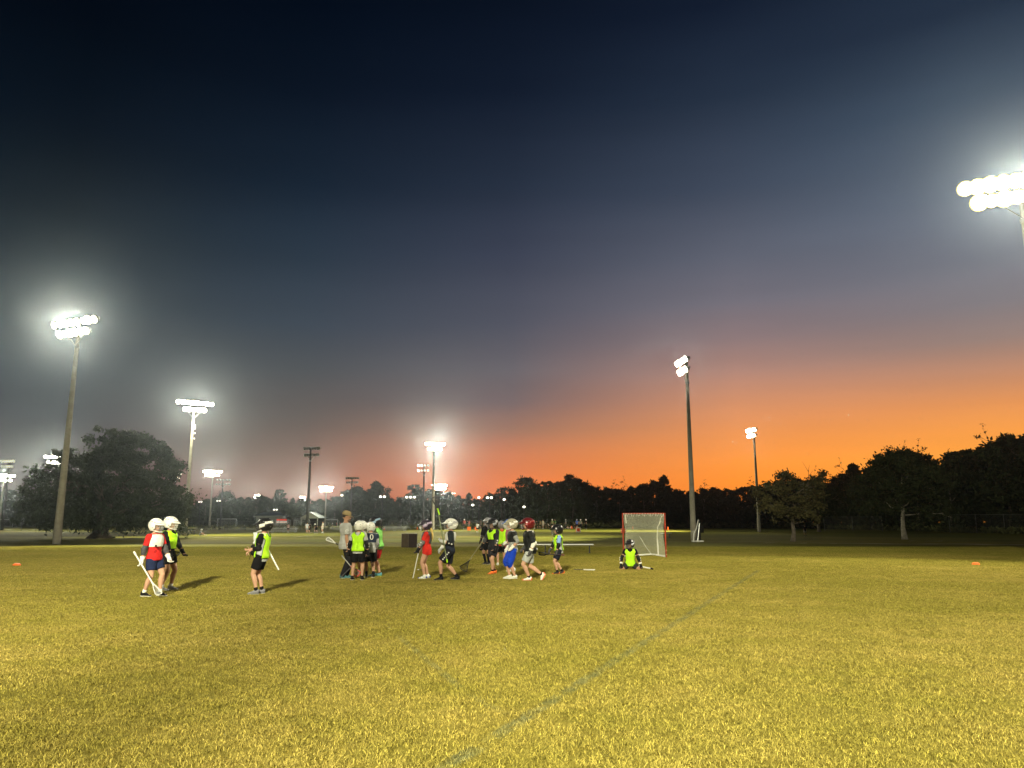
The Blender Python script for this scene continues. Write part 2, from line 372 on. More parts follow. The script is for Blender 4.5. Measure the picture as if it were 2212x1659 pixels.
light_pole(Cp, hC, 245, 'nearest floodlight pole, cut by the right edge of the picture', [(0, 10, .46, None), (.72, 8, .46, None)],
           aims=[(Vector((6, 16, 0)), 31 * K, 104, .4)], r0=.25, r1=.12, lr=.33)
Dp = GD(1497, 61); hD = hgt(1474, 782, 61)
light_pole(Dp, hD, 186, 'floodlight pole behind the lacrosse goal, dark against the sunset', [(0, 6, .45, None), (.8, 5, .45, None)],
           aims=[(Vector((-4, 66, 0)), 60 * K, 60, .7), (Vector((-2, 84, 0)), 90 * K, 60, .7), (Vector((2, 30, 0)), 4 * K, 100, .7)], r0=.23, r1=.12)
Ep = GD(1639, 108); hE = hgt(1627, 930, 108)
light_pole(Ep, hE, 190, 'slim floodlight pole standing right in front of the orange sky', [(0, 6, .5, None), (.8, 5, .5, None)],
           aims=[(Vector((14, 116, 0)), 120 * K, 62, .7), (Vector((12, 134, 0)), 120 * K, 60, .7), (Vector((20, 92, 0)), 6 * K, 80, .7)], r0=.24, r1=.12)
Fp = GD(935, 129); hF = hgt(940, 960, 129)
light_pole(Fp, hF, 290, 'floodlight pole behind the girl with the ponytail', [(0, 7, .48, None), (.85, 5, .48, None)],
           aims=[(Vector((4, 112, 0)), 52 * K, 130, .5)], r0=.3, r1=.13)
# pole behind the photographer: real lamp of the near field
Zp = Vector((-4.5, -18.5, 0))
light_pole(Zp, 15.5, 90, 'floodlight pole standing behind the photographer', [(0, 7, .45, None), (.8, 5, .45, None)],
           aims=[(Vector((-18, 9, 0)), 72 * K, 54, .5), (Vector((-3, 14, 0)), 70 * K, 52, .5), (Vector((13, 11, 0)), 66 * K, 54, .5)])
small = [ # base px, Y, top py, face, rows, label, glow
 (453, 185, 1019, 280, [(0, 8, .55, [1,1,1,1,1,.9,.6,.4]), (.9, 6, .55, [1,1,1,1,.6,.4])], 'lit floodlight pole left of the soccer goal, second right of the oak', 50, 30),
 (476, 200, 1037, 100, [(0, 5, .8, None), (1.1, 5, .8, None)], 'unlit floodlight pole close behind the lit one near the oak', .25, 0),
 (664, 118, 969, 80, [(0, 6, .45, None), (1.0, 5, .5, None)], 'dark floodlight pole with lamps turned away beside the white pavilion', .3, 0),
 (757, 178, 1033, 85, [(0, 6, .55, None), (1.0, 5, .6, None)], 'thin dark floodlight pole above the coach in the tan cap', .3, 0),
 (914, 150, 1006, 250, [(0, 4, .7, [1, .25, .2, .15]), (1.0, 4, .7, [.8, .2, .2, .3])], 'floodlight pole with one bright lamp left of the girl', 5, 0),
 (702, 210, 1053, 275, [(0, 7, .55, None), (.9, 6, .55, None)], 'glowing floodlight pole in front of the trees left of the coach', 50, 30),
 (948, 215, 1049, 275, [(0, 7, .6, None), (.9, 6, .6, None)], 'lower glowing floodlight pole behind the tall one by the girl', 50, 30),
 (553, 260, 1070, 275, [(0, 3, .6, None), (.9, 3, .6, None)], 'small bright floodlight above the player in the black helmet', 40, 40),
 (652, 270, 1074, 275, [(0, 3, .6, None), (.9, 3, .6, None)], 'small bright floodlight just left of the tall dark pole', 40, 40),
 (972, 280, 1066, 275, [(0, 5, .8, None), (1.0, 4, .8, None)], 'tiny floodlight pole at the edge of the woods right of the girl', 3, 0),
 (106, 125, 988, 290, [(0, 7, .45, [1,1,1,1,.5,.4,.3]), (.9, 5, .45, [1,1,1,.4,.3])], 'lit floodlight pole partly hidden behind the left side of the oak', 60, 30),
 (372, 190, 1024, 290, [(0, 5, .6, [1, 1, .3, .3, .2]), (.9, 4, .6, None)], 'floodlight pole showing through the right side of the oak', 4, 0),
 (6, 130, 997, 255, [(0, 6, .5, None), (.9, 5, .5, [.3, .3, 1, 1, .5])], 'tall mostly unlit floodlight pole at the left edge of the picture', .6, 0),
 (-2, 150, 1028, 290, [(0, 8, .5, [1,1,1,1,1,.8,.5,.4]), (.9, 6, .5, [1,1,1,1,.5,.4])], 'brightly lit floodlight pole at the left edge, left of the oak', 60, 30),
]
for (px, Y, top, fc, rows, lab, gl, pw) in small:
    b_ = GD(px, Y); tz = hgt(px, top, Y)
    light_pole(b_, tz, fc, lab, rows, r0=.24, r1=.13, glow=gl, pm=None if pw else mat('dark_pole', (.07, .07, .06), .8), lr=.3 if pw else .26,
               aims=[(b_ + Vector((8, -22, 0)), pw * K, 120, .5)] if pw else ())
# far lamps glimmering in the woods
for i, (x, y, n, lab) in enumerate([(430, 1084, 2, 'pair of far white lamps left of the lit pole'), (470, 1082, 2, 'far square white lamp between the two poles'), (594, 1101, 2, 'two far white lamps over the white building'),
        (396, 1089, 1, 'far round lamp beside the pole at the oak'), (737, 1070, 1, 'faint far lamp in the treetops right of the glowing pole'), (825, 1073, 2, 'far lamp above the player with red shorts'), (886, 1074, 3, 'far row of pale green lamps left of the thin pole'),
        (1021, 1091, 1, 'far lamp low in the trees right of the walking player'), (1034, 1075, 1, 'far lamp high in the trees right of the walking player'), (1057, 1075, 2, 'far double lamp above the black helmets'), (1089, 1079, 1, 'far lamp above the maroon helmet'), (1132, 1095, 1, 'lone far lamp low in the dark woods')]):
    Y = 148 + (x < 700) * 78; p = GD(x, Y); z = hgt(x, y, Y)
    t = thing('street_lamp', lab, 'lamp', p, 0, 'far lamps glimmering in the woods')
    b = MB(); b.tube([(0, 0, 0), (0, 0, z)], [.09, .06], 6); link('post', b.mesh('post', mat('dark_post', (.04, .04, .04), .7)), t)
    for k in range(n):
        b = MB(); b.ball(((k - (n - 1) / 2) * .75, -.2, z), (.27, .14, .2), 10, 6); link('lamp_head', b.mesh('lamp_head', lens_mat('far', 3.0), True), t)

# ------------------------------------------------------------------ thin haze volume, added to give the lamps their halos
b = MB(); b.box((0, 0, 11), (1260, 1260, 24.0))
hz = link('haze', b.mesh('haze')); tag(hz, None, None, None, 'stuff')
hm = bpy.data.materials.new('halo_haze'); hm.use_nodes = True; t_ = hm.node_tree; t_.nodes.clear()
pv = t_.nodes.new('ShaderNodeVolumePrincipled'); om = t_.nodes.new('ShaderNodeOutputMaterial'); t_.links.new(pv.outputs[0], om.inputs['Volume'])
pv.inputs['Color'].default_value = (.72, .84, 1, 1); pv.inputs['Absorption Color'].default_value = (1, 1, 1, 1); pv.inputs['Density'].default_value = DENS; pv.inputs['Anisotropy'].default_value = .93
hm.cycles.homogeneous_volume = True
hz.data.materials.append(hm)
# ------------------------------------------------------------------ trees
M_leafd = mat('leaf_dark', (.04, .05, .022), .9, spec=.02, var=.5, vs=1.2)
M_leafo = mat('leaf_oak', (.052, .068, .034), .7, var=.45, vs=.9)
M_leafy = mat('leaf_autumn', (.075, .068, .026), .7, var=.4, vs=1.0)
M_bark = mat('bark', (.13, .11, .085), .9, var=.3, vs=5, bump=.5, bscale=25)
M_barkp = mat('pale_bark', (.28, .26, .21), .85, var=.3, vs=4, bump=.3, bscale=25)
M_brush = mat('brush_leaf', (.10, .11, .04), .75, var=.5, vs=.5)
def leaves(seed, clumps, per, ls, flat=.7):
    "clumps: array of x y z r"
    r = np.random.default_rng(seed); C = np.repeat(np.asarray(clumps), per, axis=0); n = len(C)
    d = r.normal(size=(n, 3)); d /= np.linalg.norm(d, axis=1)[:, None]; rad = C[:, 3:4] * np.clip(np.abs(r.normal(size=(n, 1))) * .62 + .1, 0, 1.5)
    p = C[:, :3] + d * rad * np.array([1, 1, flat])
    a = r.normal(size=(n, 3)); a /= np.linalg.norm(a, axis=1)[:, None]; b_ = np.cross(a, r.normal(size=(n, 3))); b_ /= np.linalg.norm(b_, axis=1)[:, None]
    s = ls * r.uniform(.5, 1.35, (n, 1))
    V = np.stack([p - a * s, p - b_ * s * .45, p + a * s, p + b_ * s * .45], 1).reshape(-1, 3)
    F = (np.arange(n)[:, None] * 4 + np.arange(4)[None]).astype(np.int32)
    return V, F
def limbs(b, seed, base, top, r0, n, spread, crown_c, crown_r, levels=2, twig=.35):
    r = np.random.default_rng(seed); base = Vector(base); top = Vector(top); tips = []
    m = 6; pts = [base.lerp(top, i / (m - 1)) + Vector((r.uniform(-1, 1), r.uniform(-1, 1), 0)) * (.03 * (top - base).length * (0 < i)) for i in range(m)]
    b.tube(pts, [r0 * 1.45] + [r0 * (1 - .75 * i / (m - 1)) for i in range(1, m)], 8)
    def grow(p, d, L, rad, lv):
        q = p + d * L * .5 + Vector(r.uniform(-.12, .12, 3)) * L; e = p + d * L + Vector(r.uniform(-.1, .1, 3)) * L + Vector((0, 0, .12 * L))
        b.tube([p, q, e], [rad, rad * .75, rad * .4], 5, cap=False); tips.append(e)
        if lv > 0:
            for k in range(3):
                dd = (d + Vector(r.uniform(-.85, .85, 3))).normalized(); grow(q.lerp(e, r.uniform(.1, 1)), dd, L * r.uniform(.45, .7), rad * .5, lv - 1)
    for i in range(n):
        k = .38 + .6 * i / n; p = base.lerp(top, k); a = i * 2.4 + r.uniform(-.4, .4)
        d = Vector((math.cos(a) * spread, math.sin(a) * spread, r.uniform(.25, .8))).normalized()
        grow(p, d, crown_r * r.uniform(.5, .85), r0 * .35, levels)
    return tips
def crown_mesh(name, seed, w, h, z0, nc, per, ls, m, gaps=.25, shape='oak'):
    r = np.random.default_rng(seed); cl = []
    for i in range(nc):
        t = r.uniform(0, 1); a = r.uniform(0, 6.283)
        if shape == 'pine': prof = (1 - t) ** .7 * .8 + .12
        elif shape == 'tall': prof = .55 + .45 * math.sin(math.pi * min(1, t * 1.05))
        else: prof = math.sqrt(max(.05, 1 - (1.75 * (t - .38)) ** 2)) if t > .38 else .82 + .18 * t / .38
        prof *= 1 + .22 * math.sin(a * 3 + seed) * math.sin(t * 5 + seed)
        q = r.uniform(.15, 1) ** .5 * prof * w / 2
        cl.append((math.cos(a) * q, math.sin(a) * q, z0 + t * h, w * r.uniform(.06, .13) * (1.25 - .4 * t)))
    V, F = leaves(seed, cl, per, ls); return raw(name, V, F, m), cl
def tree_obj(name, label, loc, trunk_me, crown_me, group=None, rz=0, sc=(1, 1, 1), cat='tree'):
    t = thing(name, label, cat, loc, rz, group); t.scale = sc
    link('trunk', trunk_me, t); link('crown', crown_me, t); return t
# the big oak at the left
ok = G(215, 1163); w_ = 15.6; b = MB()
r = np.random.default_rng(5)
tips = limbs(b, 3, (0, 0, -.1), (.2, 0, 4.6), .62, 9, 1.6, None, 4.2, 2)
b.tube([(0, 0, 0), (0, 0, .5)], [1.15, .66], 10)
tm = b.mesh('trunk', M_bark, True)
cl = []
# lobes placed to the crown outline read off the photo: (x offset m, centre z, radius)
lobes = [(-6.3, 4.0, 1.5), (-5.0, 5.4, 1.5), (-6.6, 2.2, 1.4), (-3.4, 6.4, 1.3), (-1.7, 6.9, 1.3), (-.2, 8.3, 1.2), (1.2, 8.8, 1.0), (2.4, 8.5, 1.1), (3.9, 8.2, .8), (5.2, 7.4, 1.1), (5.9, 6.2, 1.2), (5.3, 4.9, 1.6), (6.9, 3.6, 1.1), (7.3, 2.4, 1.25), (7.0, 1.4, 1.2),
        (-4.2, 3.4, 1.9), (-2.2, 4.8, 2.0), (.2, 6.2, 2.0), (2.6, 6.4, 2.0), (3.2, 3.6, 2.1), (.6, 3.3, 2.0), (-2.6, 2.1, 1.5), (4.9, 1.9, 1.5), (-5.4, 1.5, 1.1), (2.4, 1.9, 1.1)]
for (x, z, R_) in [(a * .92 + .15, c * 1.02, d * .92) for a, c, d in lobes]:
    for k in range(12):
        d = Vector(r.normal(size=3)).normalized() * R_ * r.uniform(.3, 1.02)
        cl.append((x + d.x, d.y * 1.1 + r.uniform(-1, 1) * (3.2 - abs(x) * .35), max(.9, z + d.z * .9), R_ * r.uniform(.3, .5)))
for k in range(150):
    x = r.uniform(-5.8, 6.8); top_ = 9.0 * math.sqrt(max(.05, 1 - ((x - .6) / 7.3) ** 2)); cl.append((x, r.uniform(-3.2, 3.2), r.uniform(.8, top_ * .9), r.uniform(.6, 1.1)))
V, F = leaves(55, cl, 200, .15, .8)
for tip in tips[:0]: pass
tree_obj('oak_tree', 'big round dark oak with crown almost down to the grass, left side', ok, tm, raw('crown', V, F, M_leafo))
# two single trees at the right
def single(px, base_y, top_y, wpx, label, barkm, leafm, seed, trunk_top_y, dens=1.0, ls=.13):
    p = G(px, base_y); Y = p.y; H_ = hgt(px, top_y, Y); w = wpx * Y / FPX; z0 = hgt(px, trunk_top_y, Y); b = MB()
    tips = limbs(b, seed, (0, 0, -.1), (.15, 0, H_ * .72), .17 if Y < 60 else .2, 9, 1.3, None, w * .42, 2)
    r = np.random.default_rng(seed); cl = [(e.x, e.y, e.z, w * r.uniform(.05, .10)) for e in tips]
    _, c2 = crown_mesh('x', seed, w, H_ - z0 - .3, z0 + .1, int(70 * dens), 2, .1, leafm)
    V, F = leaves(seed, [c for c in cl if c[2] < H_ and c[2] > z0 * .9 and abs(c[0]) < w * .55] + c2, 150, ls)
    return tree_obj('park_tree', label, p, b.mesh('trunk', barkm, True), raw('crown', V, F, leafm))
single(1713, 1170, 1022, 135, 'small leafy tree with greyish trunk standing right of the slim floodlight pole', M_bark, M_leafy, 21, 1125, .4)
single(1955, 1165, 972, 190, 'pale-trunked broad tree on the dark grass at the right', M_barkp, M_leafd, 34, 1105, 1.1)
single(1770, 1149, 1036, 90, 'small dark tree behind the greyish-trunked tree', M_bark, M_leafd, 41, 1122, .8)
single(630, 1137.5, 1086, 42, 'rounded dark green tree between the two white buildings', M_bark, M_leafd, 44, 1118, .8, .2)
# the woods: shared crowns, every tree a thing
variants = []
for i, (shape, w, h, z0) in enumerate([('oak', 7.5, 7.6, 1.6), ('oak', 8.5, 7.4, 1.8), ('oak', 6.4, 8.0, 1.4), ('tall', 5.2, 8.6, 1.2), ('tall', 4.4, 8.2, 1.6), ('oak', 7.0, 6.4, 3.2), ('pine', 5.0, 8.8, 1.0)]):
    me, cl = crown_mesh('crown', 100 + i, w, h, z0, 75, 105, .25, M_leafd, shape=shape); b = MB()
    limbs(b, 60 + i, (0, 0, -.2), (.1, 0, 8.6), .16, 6, 1.1, None, 2.6, 1); variants.append((b.mesh('trunk', M_bark, True), me))
sparse = []
for i in range(3):
    b = MB(); tips = limbs(b, 160 + i, (0, 0, -.2), (.1, 0, 9.4), .14, 12, .75, None, 2.7, 2)
    r = np.random.default_rng(i); V, F = leaves(170 + i, [(e.x, e.y, e.z, .38) for e in tips if r.uniform() < .5], 8, .17)
    sparse.append((b.mesh('trunk', M_bark, True), raw('crown', V, F, M_leafd)))
PROF = [(-140, 1045), (0, 1054), (60, 1075), (380, 1088), (425, 1088), (450, 1078), (490, 1066), (520, 1080), (560, 1072), (585, 1080), (598, 1064), (615, 1083), (660, 1084), (700, 1078), (740, 1062), (765, 1056), (785, 1066), (812, 1046), (834, 1060), (842, 1082), (862, 1072), (896, 1056), (920, 1054), (950, 1064),
        (990, 1066), (1020, 1078), (1040, 1068), (1075, 1058), (1100, 1062), (1127, 1050), (1136, 1036), (1150, 1040), (1175, 1046), (1200, 1043), (1235, 1036), (1260, 1040), (1290, 1052), (1320, 1052), (1350, 1060), (1380, 1046), (1420, 1044), (1438, 1038), (1452, 1056), (1480, 1062), (1530, 1056), (1560, 1058), (1600, 1054),
        (1650, 1050), (1700, 1046), (1760, 1042), (1800, 1044), (1825, 1032), (1850, 1010), (1875, 1018), (1900, 1004), (1930, 988), (1990, 982), (2030, 1004), (2050, 1006), (2075, 982), (2110, 982), (2140, 968), (2175, 960), (2212, 948), (2400, 930)]
def prof(x):
    for (a, ya), (b_, yb) in zip(PROF, PROF[1:]):
        if a <= x <= b_: return ya + (yb - ya) * (x - a) / (b_ - a)
    return PROF[-1][1]
def treeY(x):
    T = [(-200, 235), (700, 235), (1000, 195), (1120, 172), (1700, 165), (1850, 140), (2050, 112), (2400, 84)]
    for (a, ya), (b_, yb) in zip(T, T[1:]):
        if a <= x <= b_: return ya + (yb - ya) * (x - a) / (b_ - a)
    return T[-1][1]
r = np.random.default_rng(77); ntree = 0
def place_tree(x, Y, top, kind, lab):
    global ntree
    p = GD(x, Y); H_ = hgt(x, top, Y); vs = sparse if kind == 's' else variants; tm, cm = vs[int(r.integers(len(vs)))]
    z = H_ / (9.35 if kind != 's' else 11.2); wv = z * r.uniform(.8, 1.15)
    tree_obj('wood_tree', lab, p, tm, cm, lab_group(lab), r.uniform(0, 6.28), (wv, wv, z)); ntree += 1
LM = [(-60, 'past the left edge goal'), (20, 'above the left edge soccer goal'), (110, 'behind the leaning left pole'), (300, 'behind the big oak'), (410, 'right of the oak'), (455, 'behind the lit pole right of the oak'), (500, 'above the soccer goal'), (550, 'above the lone player'), (600, 'behind the white building'),
      (640, 'left of the tall dark pole'), (680, 'over the gabled pavilion'), (710, 'behind the glowing pole'), (757, 'above the tan cap'), (812, 'above the red shorts player'), (860, 'above the dark box'), (900, 'left of the girl'), (940, 'behind the crossed poles'), (985, 'above the striding player'), (1050, 'above the glossy black helmet'),
      (1110, 'above the blue helmet'), (1150, 'above the maroon helmet'), (1207, 'above the light blue sleeves'), (1260, 'right of the far players'), (1310, 'left of the lacrosse goal'), (1355, 'above the left goal post'), (1395, 'above the lacrosse goal'), (1440, 'above the right goal post'), (1485, 'behind the dark pole'), (1530, 'above the dark bin'),
      (1580, 'midway between the two right poles'), (1625, 'behind the slim pole'), (1680, 'right of the slim pole'), (1730, 'behind the greyish tree'), (1800, 'right of the greyish tree'), (1860, 'left of the pale trunk tree'), (1930, 'behind the pale trunk tree'), (2000, 'right of the pale trunk tree'), (2060, 'above the dim tall fence'),
      (2110, 'above the orange disc'), (2160, 'left of the cut-off pole'), (2212, 'at the right edge'), (2300, 'past the right edge')]
def seglab(x, kind):
    k = {'f': 'bushy front-row tree, ', 'b': 'dark back-row tree, ', 's': 'thin half-bare tree, '}[kind]
    return k + min(LM, key=lambda l: abs(l[0] - x))[1]
def lab_group(l): return 'trees of the woods'
x = -120.0
while x < 2380:
    Y = treeY(x); wpx = 6.4 * FPX / Y
    # local minimum of the outline over the tree's width so the crown does not stick out of it
    top = max(prof(x - wpx * .28), prof(x + wpx * .28), prof(x)) if wpx < 70 else prof(x)
    place_tree(x, Y + r.uniform(-3, 4), top - r.uniform(-3, 5), 'f', seglab(x, 'f'))
    x += wpx * .42
x = -110.0
while x < 2380:
    Y = treeY(x) + r.uniform(12, 20); wpx = 6.4 * FPX / Y
    place_tree(x, Y, prof(x) + r.uniform(2, 10), 'b', seglab(x, 'b')); x += wpx * .5
for (x, top) in [(485, 1063), (600, 1062), (770, 1052), (812, 1043), (893, 1052), (1137, 1033), (1236, 1034), (1437, 1035), (1240, 1036)]:
    Y = treeY(x) + 3; place_tree(x, Y, top, 'f', seglab(x, 'f'))
for (x, top) in [(1330, 1046), (1510, 1048), (1535, 1046), (1628, 1040), (1690, 1030), (1722, 1024), (1745, 1020), (1774, 1012), (1806, 1032), (1848, 1004), (1870, 996), (1910, 982), (1940, 972), (1972, 968), (2010, 978), (2085, 962), (2120, 966), (2150, 950), (2185, 940), (2205, 938), (1365, 1040), (1480, 1052), (1208, 1040), (965, 1060)]:
    Y = treeY(x) + 6; place_tree(x, Y, top, 's', seglab(x, 's'))
_by = {}
for o in COL.objects:
    if o.parent is None and str(o.get('group', '')) == 'trees of the woods': _by.setdefault(o['label'], []).append(o)
for lab, os_ in _by.items():
    if len(os_) > 1:
        os_.sort(key=lambda o: o.location.x / o.location.y); n_ = len(os_)
        for i, o in enumerate(os_):
            o['label'] = lab + ', ' + ({0: 'left one', n_ - 1: 'right one'}.get(i) or ('middle one' if n_ == 3 else ['', 'second', 'third', 'fourth', 'fifth', 'sixth', 'seventh'][min(i, 6)] + ' from left'))
# undergrowth that reads as one mass
cl = []
x = -150.0
while x < 2420:
    Y = treeY(x)
    for k in range(3):
        p = GD(x + r.uniform(-4, 4), Y - 2 + k * 6 + r.uniform(-1, 2)); cl.append((p.x, p.y, .8 + k * 1.0 + r.uniform(-.3, .5), r.uniform(1.1, 1.8)))
    for k in range(2): p = GD(x + r.uniform(-6, 6), Y + 8 + r.uniform(-2, 2)); cl.append((p.x, p.y, 3.0 + 1.6 * k + r.uniform(-.5, .5), 2.0))
    for k in range(2): p = GD(x + r.uniform(-6, 6), Y + 26 + r.uniform(-4, 4)); cl.append((p.x, p.y, 2.2 + 2.6 * k, 2.6))
    x += 7.5 * 165 / Y * .8
V, F = leaves(9, cl, 60, .36, .9)
tag(link('undergrowth', raw('undergrowth', V, F, M_leafd)), 'tangled dark undergrowth filling the foot of the woods', 'undergrowth', None, 'stuff')
# low brush strips in front of the woods (weeds catching some light)
cl = []
for (x0, x1, Yf, zz) in [(1180, 1330, 160, 1.0), (1330, 1700, 158, 1.1), (1700, 1790, 150, 1.3), (1000, 1180, 165, 1.2), (1790, 2400, None, .7)]:
    x = x0
    while x < x1:
        Y = Yf or (treeY(x) - 9); p = GD(x, Y + r.uniform(-1.5, 1.5)); cl.append((p.x, p.y, zz * r.uniform(.25, .85), zz * r.uniform(.4, .8))); x += r.uniform(3, 8)
for (x0, x1, Y0) in [(430, 720, 126), (845, 1040, 140)]:
    x = x0
    while x < x1:
        p = GD(x, Y0 + r.uniform(-1, 1)); cl.append((p.x, p.y, r.uniform(.2, .7), r.uniform(.3, .8))); x += r.uniform(5, 14)
V, F = leaves(19, cl, 60, .17, .8)
tag(link('brush', raw('brush', V, F, M_brush)), 'low weedy brush at the edge of the fields', 'brush', None, 'stuff')

# ------------------------------------------------------------------ fences
M_fence = mat('fence_wire', (.06, .06, .055), .6, .4); M_rail = mat('fence_rail', (.11, .115, .10), .6, .3)
def fence(p, q, h, label, sp=3.0, mesh=.22, wr=.007):
    p = Vector(p); q = Vector(q); d = q - p; L = d.length; a = math.atan2(d.y, d.x)
    t = thing('chain_link_fence', label, 'fence', p, a); n = max(1, round(L / sp)); sp = L / n
    b = MB(); b.tube([(0, 0, 0), (0, 0, h + .05)], .035, 6); pm = b.mesh('post', M_rail)
    for i in range(n + 1): link('post', pm, t, (i * sp, 0, 0))
    b = MB(); b.tube([(0, 0, h), (L, 0, h)], .028, 6); link('top_rail', b.mesh('top_rail', M_rail), t)
    V = []; F = []
    def strip(a0, a1):
        u = Vector(a1) - Vector(a0); nn = Vector((-u.z, 0, u.x)).normalized() * wr; o = len(V)
        for s_ in (a0, a1):
            for sg in (-1, 1): V.append((s_[0] + nn.x * sg, .03, s_[2] + nn.z * sg))
        F.append((o, o + 1, o + 3, o + 2)); 
    x = -h
    while x < L:
        x0, x1 = max(0, x), min(L, x + h); strip((x0, 0, x0 - x + .03), (x1, 0, x1 - x)); strip((x0, 0, h - (x0 - x)), (x1, 0, h - (x1 - x) + .02)); x += mesh
    fm = link('wire_mesh', raw('wire_mesh', V, F, M_fence), t); fm['kind'] = 'stuff'
    return t
fence(GD(-60, 112), GD(440, 124), 1.45, 'low chain link fence behind the big oak at the left')
fence(GD(440, 124), GD(720, 130), 1.45, 'chain link fence in front of the white building and soccer goal')
fence(GD(840, 138), GD(1060, 150), 1.5, 'chain link fence in front of the soccer goal right of the group')
fence(GD(1780, 118), GD(1905, 112), 2.1, 'dim chain link fence between the two right-hand trees', 3.5, .3, .01)
fence(GD(2050, 100), GD(2300, 90), 2.3, 'dim tall chain link fence at the right edge', 3.5, .3, .01)

# ------------------------------------------------------------------ soccer goals
M_white = mat('white_paint', (.75, .76, .70), .5, var=.1); M_net = mat('net_string', (.55, .56, .50), .8)
def soccer_goal(px, Y, w, h, rz, label):
    t = thing('soccer_goal', label, 'soccer goal', GD(px, Y), rz, 'white soccer goals on the far pitch')
    for sx in (-1, 1):
        b = MB(); b.tube([(sx * w / 2, 0, 0), (sx * w / 2, 0, h)], .06, 8); link('goal_post', b.mesh('goal_post', M_white), t)
        b = MB(); b.tube([(sx * w / 2, .06, h - .05), (sx * w / 2, .7, h - .1), (sx * w / 2, 1.8, .05), (sx * w / 2, .06, .05)], .03, 6); link('back_stay', b.mesh('back_stay', M_white), t)
    b = MB(); b.tube([(-w / 2 - .06, 0, h + .06), (w / 2 + .06, 0, h + .06)], .06, 8); link('crossbar', b.mesh('crossbar', M_white), t)
    b = MB(); k = int(w / .35)
    for i in range(k + 1): x = -w / 2 + w * i / k; b.tube([(x, .06, h - .05), (x, .7, h - .1), (x, 1.8, .05)], .01, 3, False)
    for i in range(6): f = i / 5; b.tube([(-w / 2, .7 + 1.1 * f, h - .1 - (h - .15) * f), (w / 2, .7 + 1.1 * f, h - .1 - (h - .15) * f)], .01, 3, False)
    nn = link('net', b.mesh('net', M_net), t); nn['kind'] = 'stuff'
soccer_goal(8, 195, 4.6, 1.75, .05, 'white soccer goal at the left edge, left of the oak')
soccer_goal(490, 212, 5.0, 1.95, .1, 'white soccer goal between the oak and the player in the black helmet')
soccer_goal(545, 240, 4.5, 1.9, .1, 'far white soccer goal behind the head of the black-helmeted player')
soccer_goal(647, 206, 5.0, 1.9, -.1, 'white soccer goal in front of the low white building')
soccer_goal(712, 215, 4.8, 1.75, -.25, 'white soccer goal beside the gabled pavilion')
soccer_goal(880, 212, 3.6, 1.75, .5, 'white soccer goal between the group and the girl')

# ------------------------------------------------------------------ buildings
M_bw = mat('white_boards', (.62, .63, .56), .7, var=.08); M_roof = mat('dark_roof', (.06, .075, .08), .7); M_dk = mat('dark_opening', (.02, .02, .02), .8)
def pavilion():
    p = GD(668, 203); t = thing('park_pavilion', 'small white gabled pavilion with open front and white posts', 'pavilion', p, -.12); w, h, hp, d = 4.6, 2.35, 3.7, 5.0
    b = MB(); b.add([(-w/2-.2, 0, h), (w/2+.2, 0, h), (0, 0, hp), (-w/2-.2, .12, h), (w/2+.2, .12, h), (0, .12, hp)], [(0, 1, 2), (5, 4, 3), (0, 3, 4, 1), (1, 4, 5, 2), (2, 5, 3, 0)]); link('gable', b.mesh('gable', M_bw), t)
    b = MB()
    for sg in (-1, 1): b.add([(0, -.3, hp + .12), (sg * (w/2+.45), -.3, h - .05), (sg * (w/2+.45), d, h - .05), (0, d, hp + .12), (0, -.3, hp + .02), (sg * (w/2+.45), -.3, h - .15), (sg * (w/2+.45), d, h - .15), (0, d, hp + .02)], [(0, 1, 2, 3), (7, 6, 5, 4), (0, 4, 5, 1), (1, 5, 6, 2), (2, 6, 7, 3)])
    link('roof', b.mesh('roof', M_roof), t)
    b = MB(); b.box((0, 0.06, h - .12), (w + .4, .16, .22)); link('beam', b.mesh('beam', M_bw), t)
    for x in (-w/2 + .12, -.4, w/2 - .12):
        b = MB(); b.box((x, .2, h / 2 - .12), (.2, .2, h - .24)); link('post', b.mesh('post', M_bw), t)
    b = MB(); b.box((0, d - .1, h / 2), (w, .15, h)); link('wall', b.mesh('wall', M_dk), t)
pavilion()
def low_building():
    p = GD(596, 214); t = thing('white_building', 'long low white building with dark roof and lit red counter', 'building', p, 0.03); w, d, h = 11.0, 6, 2.6
    b = MB(); b.box((0, d / 2, h / 2), (w, d, h)); link('wall', b.mesh('wall', M_bw), t)
    b = MB(); b.box((0, -.3, h + .12), (w + 1.0, .6, .28)); link('fascia', b.mesh('fascia', M_bw), t)
    b = MB(); b.add([(-w/2-.5, -.6, h + .28), (w/2+.5, -.6, h + .28), (w/2+.5, d + .4, h + .28), (-w/2-.5, d + .4, h + .28), (-w/2+1, d / 2, h + 1.3), (w/2-1, d / 2, h + 1.3)], [(0, 1, 5, 4), (2, 3, 4, 5), (1, 2, 5), (3, 0, 4), (3, 2, 1, 0)]); link('roof', b.mesh('roof', M_roof), t)
    for (x, ww, z, hh, m, nm) in [(-3.2, 2.6, 1.3, 2.0, M_dk, 'opening'), (1.6, 2.8, 1.75, .5, mat('red_sign', (.5, .05, .03), .6, emit=(.9, .1, .05), es=.5), 'counter_sign'), (1.6, 3.0, 1.15, .5, mat('counter_light', (.7, .6, .5), .6, emit=(1, .8, .6), es=.55), 'counter_window'), (4.3, 1.0, 1.0, 2.0, M_dk, 'door')]:
        b = MB(); b.box((x, -.05, z), (ww, .1, hh)); link(nm, b.mesh(nm, m), t)
low_building()

